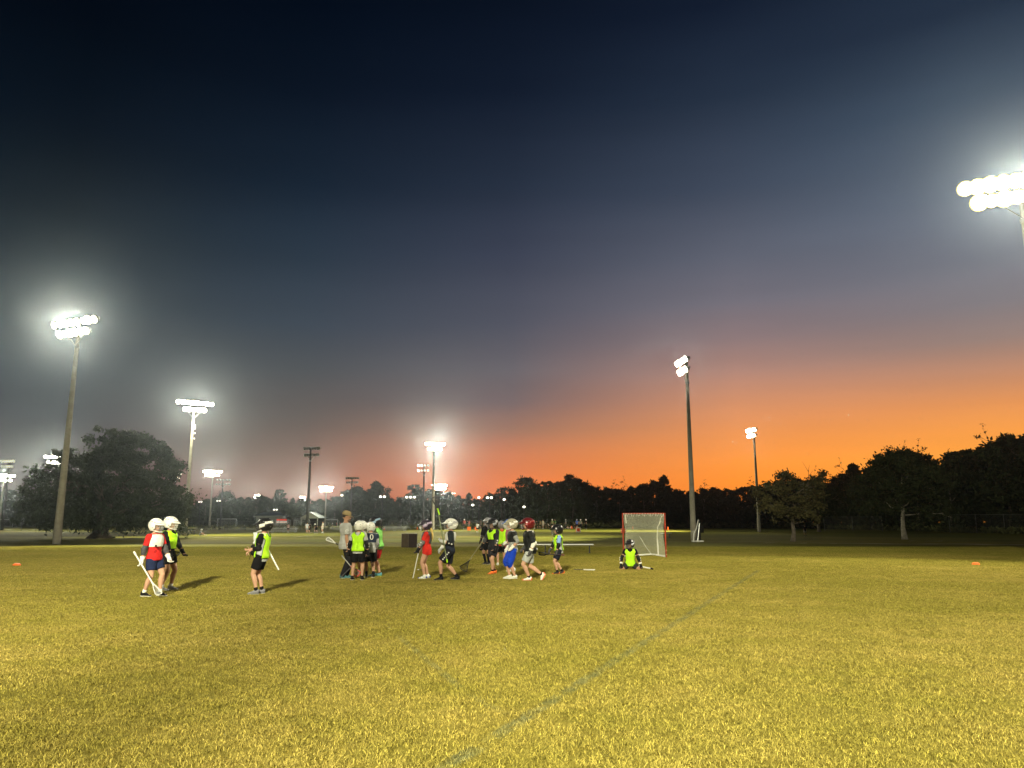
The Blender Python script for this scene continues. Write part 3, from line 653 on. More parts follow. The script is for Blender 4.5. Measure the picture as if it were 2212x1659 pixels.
# ------------------------------------------------------------------ bleachers and benches
M_alu = mat('aluminium', (.55, .57, .56), .4, .6)
def bleacher(px, Y, w, rz, label):
    t = thing('bleacher', label, 'bleachers', GD(px, Y), rz, 'small aluminium bleachers along the fence')
    for i in range(3):
        b = MB(); b.box((0, i * .6, .28 + i * .2), (w, .26, .05)); link('seat_plank', b.mesh('seat_plank', M_alu), t)
        b = MB(); b.box((0, i * .6 + .33, .12 + i * .2), (w, .2, .04)); link('foot_plank', b.mesh('foot_plank', M_alu), t)
    for s_ in (-1, 0, 1):
        b = MB(); b.tube([(s_ * w * .42, -.1, .03), (s_ * w * .42, 1.7, .03), (s_ * w * .42, 1.3, .7), (s_ * w * .42, -.1, .25), (s_ * w * .42, -.1, .03)], .03, 5); link('frame', b.mesh('frame', M_steel), t)
bleacher(612, 104, 3.6, .12, 'aluminium bleachers in front of the fence by the white building')
bleacher(850, 118, 3.8, -.1, 'aluminium bleachers behind the group, right of the coach')
def bench(p, w, h, rz, label, legs=(-.46, 0, .46), d=.26, grp=None):
    t = thing('bench', label, 'bench', p, rz, grp)
    b = MB(); b.box((0, 0, h), (w, d, .045)); link('seat', b.mesh('seat', M_alu), t)
    for k in legs:
        b = MB(); b.box((k * w, 0, h / 2 - .02), (.06, .06, h - .06)); b.box((k * w, 0, .02), (.07, .34, .04)); link('leg', b.mesh('leg', mat('dark_leg', (.04, .04, .04), .6)), t)
p0, p1 = GD(1075, 37.6), GD(1281, 37.2); mid = (p0 + p1) / 2
bench(mid, (p1 - p0).length, .42, 0, 'long backless bench behind the player in light blue sleeves')
bench(GD(1438, 70), .9, .42, .3, 'small dark bench right of the lacrosse goal', (-.35, .35), .5)
bench(GD(402, 88), 2.2, .42, 0, 'white bench at the foot of the pole beside the oak')
def tipped_bench():
    q = GD(1505, 57.5); t = thing('tipped_bench', 'white metal bench tipped up against the floodlight pole', 'bench', q, .2)
    b = MB(); b.tube([(-.32, 0, .06), (-.26, 0, .6), (-.05, .05, .95)], .09, 6, ry=.4); b.tube([(-.05, .05, .9), (.18, .1, 1.62)], .06, 6, ry=.5); link('backrest', b.mesh('backrest', M_white), t)
    b = MB(); b.box((0, 0, .05), (.72, .5, .09)); link('base', b.mesh('base', M_white), t)
    b = MB(); b.add([(.06, .1, .1), (.32, .1, .1), (.32, .1, .9), (.26, .1, 1.4), (.06, .45, .1), (.32, .45, .1), (.32, .45, .9), (.26, .45, 1.4)], [(0, 1, 2, 3), (7, 6, 5, 4), (0, 4, 5, 1), (1, 5, 6, 2), (2, 6, 7, 3), (3, 7, 4, 0)]); link('panel', b.mesh('panel', M_dk), t)
    b = MB(); b.tube([(.0, -.05, .1), (.22, 0, 1.35)], .035, 6); link('strut', b.mesh('strut', M_alu), t)
tipped_bench()
M_bin = mat('dark_bin', (.03, .028, .02), .7, var=.2)
def bin_(px, Y, w, h, label):
    t = thing('storage_bin', label, 'bin', GD(px, Y)); b = MB(); b.box((0, 0, h / 2), (w, w * .8, h), taper=1.04); link('body', b.mesh('body', M_bin), t)
    b = MB(); b.box((0, 0, h + .03), (w * 1.1, w * .9, .07)); b.tube([(-w * .3, -w * .47, h + .02), (w * .3, -w * .47, h + .02)], .02, 6); link('lid', b.mesh('lid', M_bin), t)
bin_(1512, 100, .72, .85, 'dark bin standing behind the tipped bench')
def box_():
    a, b_ = G(868, 1183), G(900, 1183); t = thing('gear_box', 'dark brown open box standing on the grass left of the girl', 'box', (a + b_) / 2, .12)
    w, h = .87, .78; m1 = mat('box_side', (.085, .06, .035), .7, var=.25, vs=5); m2 = mat('box_dark', (.035, .02, .014), .75, var=.2); m3 = mat('box_rim', (.16, .14, .10), .6)
    b = MB(); b.box((-w * .28, 0, h / 2), (w * .44, .5, h)); link('side_panel', b.mesh('side_panel', m1), t)
    b = MB(); b.box((w * .22, .01, h / 2), (w * .555, .5, h - .01)); link('right_panel', b.mesh('right_panel', m2), t)  # right-hand panel, darker brown than the left one
    b = MB()
    for (c, d) in [((0, -.02, h + .015), (w + .04, .56, .03)), ((-w / 2 - .012, -.25, h / 2), (.025, .04, h)), ((w / 2 + .012, -.25, h / 2), (.025, .04, h)), ((-w * .06, -.26, h / 2), (.02, .02, h))]: b.box(c, d)
    link('rim', b.mesh('rim', m3), t)
box_()

# ------------------------------------------------------------------ lacrosse goal
def lacrosse_goal():
    pl, pr = G(1350, 1203), G(1436, 1204); c = (pl + pr) / 2; w = 1.83; h = 1.83; rz = math.atan2(pr.y - pl.y, pr.x - pl.x) - .1
    t = thing('lacrosse_goal', 'red framed lacrosse goal with a sagging white net', 'goal', c, rz)
    mr_ = mat('red_frame', (.30, .04, .018), .5, var=.2)
    for s_ in (-1, 1):
        b = MB(); b.tube([(s_ * w / 2, 0, 0), (s_ * w / 2, 0, h)], .032, 10); link('post', b.mesh('post', mr_), t)
    b = MB(); b.tube([(-w / 2 - .03, 0, h + .02), (w / 2 + .03, 0, h + .02)], .032, 10); link('crossbar', b.mesh('crossbar', mr_), t)
    b = MB(); b.tube([(-w / 2, 0, .03), (0, 2.0, .03), (w / 2, 0, .03)], .022, 8); link('base_bar', b.mesh('base_bar', mat('white_bar', (.7, .7, .66), .5)), t)
    mn = mat('lacrosse_net', (.62, .64, .50), .85)
    def P(s_, v, k):     # surface: s across (-1..1), v down (0 top..1 ground)
        back = .12 + 1.75 * (v ** 1.35) * (1 - abs(s_) ** 1.6); sag = .10 * math.sin(3.1 * v) * math.sin(5 * s_ + 1)
        return Vector((s_ * w / 2 * (1 - .10 * math.sin(math.pi * v) * abs(s_)), back * (1 - abs(s_) ** 3 * .98) + sag * .5, h * (1 - v) + .03 - .05 * math.sin(math.pi * (s_ + 1) / 2) * (1 - v)))
    b = MB(); ns, nv = 46, 48
    def rib(pts, r_):
        V = []; F = []
        for i, p in enumerate(pts):
            d = (pts[min(i + 1, len(pts) - 1)] - pts[max(i - 1, 0)]); n_ = d.cross(Vector((0, 1, 0))); n_ = (n_.normalized() if n_.length > 1e-6 else Vector((1, 0, 0))) * r_
            V += [p - n_, p + n_]
        for i in range(len(pts) - 1): F.append((2 * i, 2 * i + 1, 2 * i + 3, 2 * i + 2))
        b.add(V, F)
    for i in range(ns + 1):
        s_ = -1 + 2 * i / ns; rib([P(s_, v / 12, 0) for v in range(13)], .0034)
    for j in range(nv + 1):
        v = j / nv; rib([P(-1 + 2 * i / 14, v, 0) for i in range(15)], .0034)
    nn = link('net', b.mesh('net', mn), t); nn['kind'] = 'stuff'
    # bunched folds and the laced edge of the net
    b = MB()
    b.tube([(-w / 2 + .1, .04, h - .05), (-w / 2 + .12, .15, h - .4)], .018, 5); b.tube([(w * .40, .1, h - .3), (w * .30, .3, h - .55), (w * .26, .55, h * .45), (w * .25, .8, .05)], [.015, .02, .03, .04], 5)
    b.tube([(w * .42, .05, h - .1), (w * .34, .25, h - .4)], .014, 5); b.tube([(-w * .22, 1.1, .85), (-w * .1, 1.3, .4), (0, 1.6, .06)], .012, 5)
    b.tube([(-w * .3, 1.2, .04), (0, 1.72, .05), (w * .25, 1.25, .05), (w * .48, .3, .04)], [.03, .035, .03, .015], 5)
    for i in range(26):
        x = -w / 2 + .05 + i * w / 26.5; b.tube([(x, -.036, h + .03), (x + .02, -.036, h - .02 - .09 * abs(math.sin(i * 2.3)))], .009, 4)
    link('net_lacing', b.mesh('net_lacing', mat('lacing', (.75, .75, .66), .8)), t)
    for s_, z in ((1, .12), (1, .3)): 
        b = MB(); b.tube([(s_ * w / 2, -.03, z), (s_ * (w / 2 + .07), -.03, z)], .012, 5); link('clip', b.mesh('clip', mat('brass_clip', (.6, .45, .2), .5)), t)
lacrosse_goal()

# ------------------------------------------------------------------ markers, cones, painted line, ball
M_or = mat('orange_plastic', (.85, .16, .03), .5, emit=None)
def cone(px, py, h, label):
    py = max(py, 1142)
    t = thing('traffic_cone', label, 'cone', G(px, py), 0, 'orange cones on the far field'); b = MB(); b.tube([(0, 0, .03), (0, 0, h)], [h * .3, h * .09], 12); link('body', b.mesh('body', M_or, True), t)
    b = MB(); b.box((0, 0, .015), (h * .75, h * .75, .03)); link('base', b.mesh('base', M_or), t)
def yard_marker(px, py, h, label, letter=False):
    p = G(px, py); t = thing('yard_marker', label, 'marker', p, .1, 'orange box markers on the far field'); b = MB(); b.box((0, 0, h / 2 + .02), (h, h * .5, h)); link('body', b.mesh('body', M_or), t)
    if letter:
        mw = mat('marker_white', (.85, .8, .7), .6); b = MB(); k = h * .5
        for (c, d) in [((0, -h * .26, h * .98), (h, .02, .1)), ((0, -h * .26, .07), (h, .02, .1)), ((-k + .05, -h * .26, h / 2), (.1, .02, h)), ((k - .05, -h * .26, h / 2), (.1, .02, h))]: b.box(c, d)
        link('white_border', b.mesh('white_border', mw), t)
        b = MB(); b.tube([(.12 * h + .2 * h * math.cos(a_), -h * .27, h * .52 + .22 * h * math.sin(a_)) for a_ in np.linspace(.7, 5.6, 10)], .035, 5); link('letter', b.mesh('letter', mat('marker_red', (.6, .03, .02), .5)), t)
for (x, y, h, l) in [(807, 1144, .42, 'orange cone right of the player in red shorts'), (901, 1143.5, .5, 'orange cone behind the fence side of the dark box'), (1013, 1141.5, .5, 'orange cone under the far red-shirted player'), (1026, 1141, .5, 'orange cone beside the two box markers'),
                    (1235, 1138.5, .6, 'orange cone among the far players'), (1443, 1145, .55, 'orange cone beyond the right goal post'), (1367, 1141, .5, 'orange ball-like cone seen through the goal net'), (830, 1145, .42, 'orange cone close to the group of players')]: cone(x, y, h, l)
yard_marker(1013, 1146, .55, 'orange box marker right of the walking player, left one'); yard_marker(1029, 1145.5, .5, 'smaller orange box marker beside another one')
yard_marker(1249, 1150, .62, 'white bordered orange marker box with a round red letter', True); yard_marker(1347, 1152, .6, 'orange marker half hidden by the left goal post')
def disc(px, py, label):
    t = thing('disc_cone', label, 'disc cone', G(px, py), 0, 'flat orange disc cones on the grass'); b = MB(); b.tube([(0, 0, .0), (0, 0, .05), (0, 0, .085), (0, 0, .08)], [.14, .12, .07, .05], 16, cap=False); link('rim', b.mesh('rim', M_or, True), t)
disc(2108, 1220, 'flat orange disc cone lying far right on the grass'); disc(36, 1222, 'flat orange disc cone at the far left of the grass')
def dirt(x0, x1, Y0, Y1, w, seed, label):
    r_ = np.random.default_rng(seed); n = 40; V = []; ph = r_.uniform(0, 6, 4)
    for i in range(n):
        f = i / (n - 1); p_ = GD(x0 + (x1 - x0) * f, Y0 + (Y1 - Y0) * f); ww = w * (.12 + .88 * math.sin(math.pi * f) ** .5) * (.55 + .45 * math.sin(f * 23 + ph[0]) * math.sin(f * 9 + ph[1])); off = .5 * math.sin(f * 13 + ph[2])
        V += [(p_.x, p_.y - ww + off, .004), (p_.x, p_.y + ww * .8 + off, .004)]
    F = [(2 * i, 2 * i + 2, 2 * i + 3, 2 * i + 1) for i in range(n - 1)]
    tag(link('dirt_path', raw('dirt_path', V, F, mat('bare_sand', (.34, .28, .17), .95, var=.4, vs=.8))), label, None, None, 'structure')
dirt(1790, 2300, 53.5, 50.5, .9, 1, 'worn sandy track on the dark grass at the right'); dirt(1640, 1800, 55, 54, .5, 2, 'short worn patch right of the lacrosse goal'); dirt(1950, 2080, 60, 60, .35, 3, 'faint sandy streak below the pale tree')
dirt(420, 640, 73, 71, .9, 4, 'worn sandy patch right of the oak'); dirt(590, 735, 78, 76, .7, 5, 'thin sandy streak behind the lone player'); dirt(130, 240, 58, 63, .6, 6, 'worn earth beside the trunk of the oak')
b = MB(); p, q = GD(560, 53.6), GD(965, 54.2); L_ = (q - p); n_ = Vector((-L_.y, L_.x, 0)).normalized() * .05
b.add([p - n_ + Vector((0, 0, .004)), q - n_ + Vector((0, 0, .004)), q + n_ + Vector((0, 0, .004)), p + n_ + Vector((0, 0, .004))], [(0, 1, 2, 3)])
tag(link('field_line', b.mesh('field_line', mat('line_paint', (.62, .62, .52), .8, var=.25, vs=2))), 'thin white painted line across the grass', None, None, 'structure')
# ------------------------------------------------------------------ people
SKIN = [mat('skin_light', (.50, .29, .19), .55, var=.08), mat('skin_tan', (.38, .21, .13), .55, var=.08), mat('skin_deep', (.24, .125, .075), .55, var=.08)]
def cloth(name, c, r=.85): return mat('cloth_' + name, c, r, var=.14, vs=9, bump=1.0, bscale=13, spec=.08)
def plas(name, c, r=.28): return mat('plastic_' + name, c, r, spec=.5)
BLK, WHT, NVY, RED, GRY, NEON, MAR, LBL, BLU, DGY, TAN, ORG, GRN, PNK = ((.009, .009, .010), (.72, .72, .66), (.015, .022, .06), (.55, .022, .02), (.34, .35, .34), (.42, .80, .02), (.16, .012, .018), (.16, .30, .55), (.01, .045, .42), (.06, .06, .063), (.28, .20, .10), (.85, .14, .03), (.22, .62, .12), (.45, .17, .22))
NAMEC = {}
def remesh(o, v, smooth=2):
    m = o.modifiers.new('remesh', 'REMESH'); m.mode = 'VOXEL'; m.voxel_size = v; m.use_smooth_shade = True
    if smooth: s = o.modifiers.new('smooth', 'SMOOTH'); s.iterations = smooth; s.factor = .5
def ik(a, b, l1, l2, hint):
    d = b - a; L = d.length; mx = (l1 + l2) * .998
    if L > mx: b = a + d * (mx / L); d = b - a; L = mx
    L = max(L, abs(l1 - l2) + .01); x = (l1 * l1 - l2 * l2 + L * L) / (2 * L); h = math.sqrt(max(0, l1 * l1 - x * x)); u = d.normalized(); hv = hint - u * hint.dot(u)
    if hv.length < 1e-5: hv = u.orthogonal()
    return a + u * x + hv.normalized() * h, b
RINGS = [(-.055, .080, .064, 0), (0, .093, .068, 0), (.06, .083, .060, .002), (.12, .082, .056, .003), (.19, .096, .066, .004), (.25, .105, .066, 0), (.285, .092, .054, -.004), (.305, .062, .044, -.004), (.322, .038, .036, 0)]
def ringat(h):
    for a, b in zip(RINGS, RINGS[1:]):
        if a[0] <= h <= b[0]:
            k = (h - a[0]) / (b[0] - a[0]); return [a[i] + (b[i] - a[i]) * k for i in range(4)]
    return list(RINGS[0] if h < RINGS[0][0] else RINGS[-1])
class Person:
    def __init__(s, label, loc, yaw, H=1.55, feet=((.02, .075, 0, 0), (-.02, -.075, 0, 0)), hands=((.06, .15, .47), (.06, -.15, .47)), hip=None, lean=0, side=0, head=(0, 0), build=1.0, skin=0, lo=False, group=None, twist=0, gloves=None, kneel=False, hints=None):
        s.H = H; s.lo = lo; s.g = gloves; s.sk = SKIN[skin]; s.build = build
        s.t = thing('person', label, 'person', loc, R(yaw), group)
        hipz = (hip if hip is not None else .515) * H
        s.pel = Vector((0, 0, hipz)); s.up = (Matrix.Rotation(R(lean), 3, 'Y') @ Matrix.Rotation(R(-side), 3, 'X')) @ Vector((0, 0, 1))
        s.sd = (Matrix.Rotation(R(twist), 3, 'Z') @ Vector((0, 1, 0))); s.sd = (s.sd - s.up * s.sd.dot(s.up)).normalized(); s.fw = s.sd.cross(s.up).normalized()
        s.T = lambda h, a=0, f=0: s.pel + s.up * (h * H) + s.sd * (a * H) + s.fw * (f * H)
        s.legs = []; s.kneel = kneel
        for i, (fx, sy, lf, tp) in enumerate(feet):
            sg = 1 if i == 0 else -1; hj = s.pel + Vector((0, sg * .052 * H, -.01 * H)); ank = Vector((fx * H, sy * H, .042 * H + lf * H))
            kn, ank = ik(hj, ank, .245 * H, .240 * H, Vector((1, sg * .12, .0)) if not kneel else Vector((1, sg * .6, -.4))); s.legs.append((hj, kn, ank, tp))
        s.arms = []
        for i, hd in enumerate(hands):
            sg = 1 if i == 0 else -1; sh = s.T(.268, sg * .108 * build); tgt = Vector((hd[0] * H, hd[1] * H, hd[2] * H))
            hint = Vector((-.7, sg * .45, -.35)) if not hints or not hints[i] else Vector(hints[i])
            el, wr = ik(sh, tgt, .165 * H, .150 * H, hint); s.arms.append((sh, el, wr))
        s.hc = s.T(.405, 0, .012) if not kneel else s.T(.40, 0, .015)
        s.hr = Matrix.Rotation(R(head[0]), 3, 'Z') @ Matrix.Rotation(R(head[1]), 3, 'Y')
        s.body()
    def torso(s, b, off, h0, h1, n=18, extra=None):
        H = s.H; hs = [h0] + [r[0] for r in RINGS if h0 < r[0] < h1] + [h1]; rg = []
        for h in hs:
            _, w, d, f = ringat(h); w = w * s.build + off; d = d * s.build + off
            if extra: w += extra(h); d += extra(h)
            rg.append([s.T(h, w * math.sin(2 * math.pi * j / n), f + d * math.cos(2 * math.pi * j / n)) for j in range(n)])
        b.loft(rg)
    def fingers(s, b, wr, d, side, hold, k=1.0):
        H = s.H * k; d = d.normalized(); out = s.sd * side; pal = d.cross(out).normalized(); a = d.cross(pal).normalized()
        if hold: curl = .95
        else: curl = .3
        pc = wr + d * .035 * H
        b.tube([wr, wr + d * .03 * H, wr + d * .055 * H], [.017 * H, .024 * H, .022 * H], 8, ry=.6)
        for i in range(4):
            L = (.040, .046, .043, .034)[i] * H; st = wr + d * .050 * H + a * ((i - 1.5) * .0115 * H); c1 = (d * math.cos(curl * .6) + pal * math.sin(curl * .6)); c2 = (d * math.cos(curl * 1.7) + pal * math.sin(curl * 1.7))
            b.tube([st, st + c1 * L * .5, st + c1 * L * .5 + c2 * L * .5], [.0062 * H, .0058 * H, .0045 * H], 6)
        st = wr + d * .02 * H + a * (.018 * H); b.tube([st, st + (d * .6 + a * .7 + pal * .3) * .026 * H, st + (d * .9 + a * .5 + pal * .6 * (1 + hold)) * .045 * H], [.0075 * H, .0068 * H, .005 * H], 6)
    def body(s):
        H = s.H; b = MB(); s.torso(b, -.004, -.055, .322, 14); b.tube([s.T(.29), s.T(.35, 0, .004), s.hc], [.036 * H, .034 * H, .034 * H], 10)
        r = s.hr; b.ball(s.hc + r @ Vector((-.006, 0, .014)) * H, (.062 * H, .050 * H, .064 * H), 14, 10, r); b.ball(s.hc + r @ Vector((.018, 0, -.030)) * H, (.040 * H, .036 * H, .040 * H), 12, 8, r)
        b.tube([s.hc + r @ Vector((.052, 0, .012)) * H, s.hc + r @ Vector((.071, 0, -.012)) * H, s.hc + r @ Vector((.054, 0, -.018)) * H], [.006 * H, .010 * H, .009 * H], 6)
        for sg in (-1, 1): b.ball(s.hc + r @ Vector((-.004, sg * .051, -.004)) * H, (.012 * H, .007 * H, .018 * H), 8, 6, r)
        for i, (sh, el, wr) in enumerate(s.arms):
            sg = 1 if i == 0 else -1; b.ball(sh, .034 * H, 10, 8); b.tube([sh, sh.lerp(el, .4), el], [.033 * H, .030 * H, .024 * H], 10); b.tube([el, el.lerp(wr, .3), wr], [.025 * H, .026 * H, .0165 * H], 10); b.ball(el, .0245 * H, 8, 6)
            if not s.lo: s.fingers(b, wr, wr - el, sg, 1)
            else: b.ball(wr + (wr - el).normalized() * .04 * H, .025 * H, 8, 6)
        for (hj, kn, an, tp) in s.legs:
            b.tube([hj, hj.lerp(kn, .35), kn], [.058 * H, .052 * H, .034 * H], 12); b.ball(kn, .034 * H, 10, 8)
            cb = (kn - an).normalized(); back = Vector((-1, 0, 0)); back = (back - cb * back.dot(cb)) * .010 * H
            b.tube([kn, kn.lerp(an, .3) + back, kn.lerp(an, .65) + back * .4, an], [.033 * H, .037 * H, .026 * H, .019 * H], 10)
            f, dn = s.footdir(tp); b.tube([an - f * .02 * H, an + f * .05 * H + dn * .02 * H, an + f * .10 * H + dn * .025 * H], [.02 * H, .018 * H, .012 * H], 8)
        o = link('body', b.mesh('body', s.sk), s.t); remesh(o, .0085 if not s.lo else .03, 2 if not s.lo else 1)
        if not s.lo:
            for sg in (-1, 1):
                e = MB(); e.ball(s.hc + r @ Vector((.0535, sg * .019, .006)) * H, .0065 * H, 8, 6); link('eye', e.mesh('eye', mat('eye', (.03, .02, .015), .2), True), s.t)
            e = MB(); e.tube([s.hc + r @ Vector((.0565, y * .018, -.036 - .002 * abs(y))) * H for y in (-1, -.5, 0, .5, 1)], .0028 * H, 5); link('mouth', e.mesh('mouth', mat('lips', (.28, .09, .07), .5)), s.t)
    def footdir(s, tp):
        a = R(tp); return Vector((math.cos(a), 0, -math.sin(a))), Vector((-math.sin(a), 0, -math.cos(a)))
    def shirt(s, c, name='shirt', sleeve=.62, hem=-.06, off=.013, sleevec=None, m=None):
        H = s.H; m = m or cloth(name + str(c)[:30], c); b = MB(); fl = lambda h: .008 * math.sin(h * 90) * .5 + (.006 if h < .05 else 0)
        s.torso(b, off, hem, .312, 20, fl)
        def sl(bb):
            for i, (sh, el, wr) in enumerate(s.arms):
                e = sh.lerp(el, min(1, sleeve)); bb.ball(sh, .0445 * H, 10, 8); P = [sh, sh.lerp(e, .5), e]; rr = [.044 * H, .042 * H, .041 * H]
                if sleeve > 1: w = el.lerp(wr, sleeve - 1); P += [w]; rr[2] = .034 * H; rr += [.024 * H]
                bb.tube(P, rr, 12)
        if sleevec is None: sl(b)
        o = link(name, b.mesh(name, m), s.t); remesh(o, .011 if not s.lo else .03, 1)
        if sleevec is not None:
            b2 = MB(); sl(b2); o2 = link('sleeves', b2.mesh('sleeves', cloth('sl' + str(sleevec)[:30], sleevec)), s.t); remesh(o2, .011 if not s.lo else .03, 1)
        return o
    def shorts(s, c, length=.75, name='shorts', flare=.07, cuff=None):
        H = s.H; b = MB(); s.torso(b, .014, -.055, .03, 18)
        for (hj, kn, an, tp) in s.legs:
            e = hj.lerp(kn, min(length, 1)); b.tube([hj + Vector((0, 0, .02 * H)), hj.lerp(e, .5), e], [.066 * H, flare * H, (flare * .9) * H], 14)
            if length > 1:
                e2 = kn.lerp(an, length - 1); b.tube([kn, kn.lerp(e2, .5), e2], [.052 * H, .046 * H, .036 * H], 12); b.ball(kn, .053 * H, 10, 8)
        o = link(name, b.mesh(name, cloth(name + str(c)[:30], c)), s.t); remesh(o, .011 if not s.lo else .03, 1); return o
    def trousers(s, c):
        H = s.H; b = MB(); s.torso(b, .012, -.055, .04, 18)
        for (hj, kn, an, tp) in s.legs: b.tube([hj + Vector((0, 0, .02 * H)), hj.lerp(kn, .5), kn, kn.lerp(an, .5), an + Vector((0, 0, -.01 * H))], [.064 * H, .060 * H, .050 * H, .045 * H, .040 * H], 14)
        o = link('trousers', b.mesh('trousers', cloth('tr' + str(c)[:30], c)), s.t); remesh(o, .011 if not s.lo else .03, 1)
    def feet(s, shoe, sock, sockh=.3, sole=WHT, accent=None):
        H = s.H
        for (hj, kn, an, tp) in s.legs:
            f, dn = s.footdir(tp)
            if sock:
                b = MB(); tpnt = an.lerp(kn, sockh); b.tube([tpnt, an.lerp(tpnt, .5), an], [.028 * H if sockh < .5 else .038 * H, .030 * H if sockh > .5 else .025 * H, .024 * H], 12); link('sock', b.mesh('sock', cloth('sk' + str(sock)[:30], sock), True), s.t)
            b = MB(); y = Vector((0, 1, 0)); rg = []
            for (x, z0, z1, w) in [(-.036, -.012, .010, .014), (-.030, -.034, .024, .024), (0, -.036, .026, .027), (.035, -.036, .012, .028), (.07, -.036, -.006, .030), (.10, -.036, -.016, .026), (.118, -.033, -.022, .012)]:
                cz = (z0 + z1) / 2; hh = (z1 - z0) / 2; rg.append([an + f * x * H - dn * (cz + hh * math.sin(q)) * H + y * (w * math.cos(q)) * H for q in [2 * math.pi * j / 12 for j in range(12)]])
            b.loft(rg); o = link('shoe', b.mesh('shoe', mat('shoe' + str(shoe)[:30], shoe, .6), True), s.t); b = MB(); rg = []
            for (x, w) in [(-.037, .012), (-.03, .026), (.0, .029), (.04, .030), (.075, .032), (.105, .026), (.12, .010)]:
                rg.append([an + f * x * H - dn * zz * H + y * (w * sg) * H for (sg, zz) in ((-1, -.042), (1, -.042), (1, -.031), (-1, -.031))])
            b.loft(rg); link('sole', b.mesh('sole', mat('sole' + str(sole)[:30], sole, .6)), o)
            if accent:
                b = MB(); b.ball(an + f * (-.028) * H - dn * (-.01) * H, (.016 * H, .028 * H, .024 * H), 8, 6); b.ball(an + f * .10 * H - dn * (-.026) * H, (.022 * H, .026 * H, .012 * H), 8, 6); link('shoe_accent', b.mesh('shoe_accent', mat('acc' + str(accent)[:30], accent, .6), True), o)
    def gloves(s, c, which=(0, 1), cuffc=None):
        H = s.H
        for i in which:
            sh, el, wr = s.arms[i]; d = (wr - el).normalized(); b = MB(); sg = 1 if i == 0 else -1
            b.tube([wr - d * .05 * H, wr - d * .01 * H, wr + d * .02 * H], [.033 * H, .026 * H, .028 * H], 12)
            b.tube([wr + d * .01 * H, wr + d * .05 * H], [.030 * H, .032 * H], 10, ry=.8)
            out = s.sd * sg; pal = d.cross(out).normalized(); a = d.cross(pal).normalized()
            for j in range(4):
                st = wr + d * .052 * H + a * ((j - 1.5) * .0155 * H); L = (.042, .048, .045, .036)[j] * H; c1 = d * .8 + pal * .55; c2 = d * -.1 + pal
                b.tube([st, st + c1 * L * .55, st + c1 * L * .55 + c2 * L * .5], [.0095 * H, .0095 * H, .008 * H], 6)
            st = wr + d * .02 * H + a * (.026 * H); b.tube([st, st + (d * .8 + a * .6) * .03 * H, st + (d * 1.0 + a * .3 + pal * .6) * .045 * H], [.011 * H, .010 * H, .008 * H], 6)
            o = link('glove', b.mesh('glove', mat('glove' + str(c)[:30], c, .7, var=.2, vs=30)), s.t); remesh(o, .0075, 1)
            if cuffc:
                b = MB(); b.tube([wr - d * .055 * H, wr - d * .025 * H], [.035 * H, .032 * H], 12); link('cuff', b.mesh('cuff', mat('cuff' + str(cuffc)[:30], cuffc, .7)), o)
    def pads(s, c, which=(0, 1), dot=None):
        H = s.H
        for i in which:
            sh, el, wr = s.arms[i]; b = MB(); a, z = el.lerp(sh, .38), el.lerp(wr, .55)
            b.tube([a, a.lerp(el, .6), el, el.lerp(z, .5), z], [.034 * H, .037 * H, .040 * H, .036 * H, .028 * H], 12); b.ball(el + Vector((-.012, 0, 0)) * H, .038 * H, 10, 8); o = link('elbow_pad', b.mesh('elbow_pad', mat('pad' + str(c)[:30], c, .6, var=.3, vs=22)), s.t); remesh(o, .010, 1)
            if dot:
                b = MB(); n_ = (el - s.T(.15)); n_.z = 0; n_ = n_.normalized() if n_.length > 0 else Vector((-1, 0, 0))
                for p_ in (el + n_ * .036 * H, el.lerp(z, .55) + n_ * .030 * H): b.ball(p_, (.014 * H,) * 3, 8, 6)
                link('pad_cap', b.mesh('pad_cap', mat('dot' + str(dot)[:30], dot, .5), True), o)
    def shoulder_pads(s, c, text=None, low=.17, m=None, caps=True):
        H = s.H; b = MB()
        for sg in (-1, 1) if caps else (): b.ball(s.T(.272, sg * .112 * s.build), (.052 * H, .046 * H, .030 * H), 12, 8); sh, el, _ = s.arms[0 if sg > 0 else 1]; b.tube([sh, sh.lerp(el, .38)], [.050 * H, .046 * H], 12)
        s.torso(b, .021, low, .300, 18); o = link('shoulder_pads', b.mesh('shoulder_pads', m or mat('spad' + str(c)[:30], c, .65, var=.12, vs=14)), s.t); remesh(o, .011, 1)
        return o
    def text(s, txt, h, az, size, c, out=.03, name='lettering', nrm=None):
        H = s.H; cu = bpy.data.curves.new(name, 'FONT'); cu.body = txt; cu.size = size; cu.extrude = .002; cu.align_x = 'CENTER'; cu.align_y = 'CENTER'
        tmp = bpy.data.objects.new('t', cu); COL.objects.link(tmp); me = bpy.data.meshes.new_from_object(tmp); bpy.data.objects.remove(tmp); me.name = name
        me.materials.clear(); me.materials.append(mat('txt' + str(c)[:30], c, .6)); o = link(name, me, s.t)
        _, w, d, f = ringat(h); a = R(az); nv = (s.fw * math.cos(a) + s.sd * math.sin(a)).normalized()
        if nrm: nv = Vector(nrm).normalized()
        p = s.T(h, (w * s.build + out) * math.sin(a), f + (d * s.build + out) * math.cos(a)); x = s.up.cross(nv).normalized()
        y_ = nv.cross(x); o.matrix_local = Matrix(((x.x, y_.x, nv.x, p.x), (x.y, y_.y, nv.y, p.y), (x.z, y_.z, nv.z, p.z), (0, 0, 0, 1))); return o
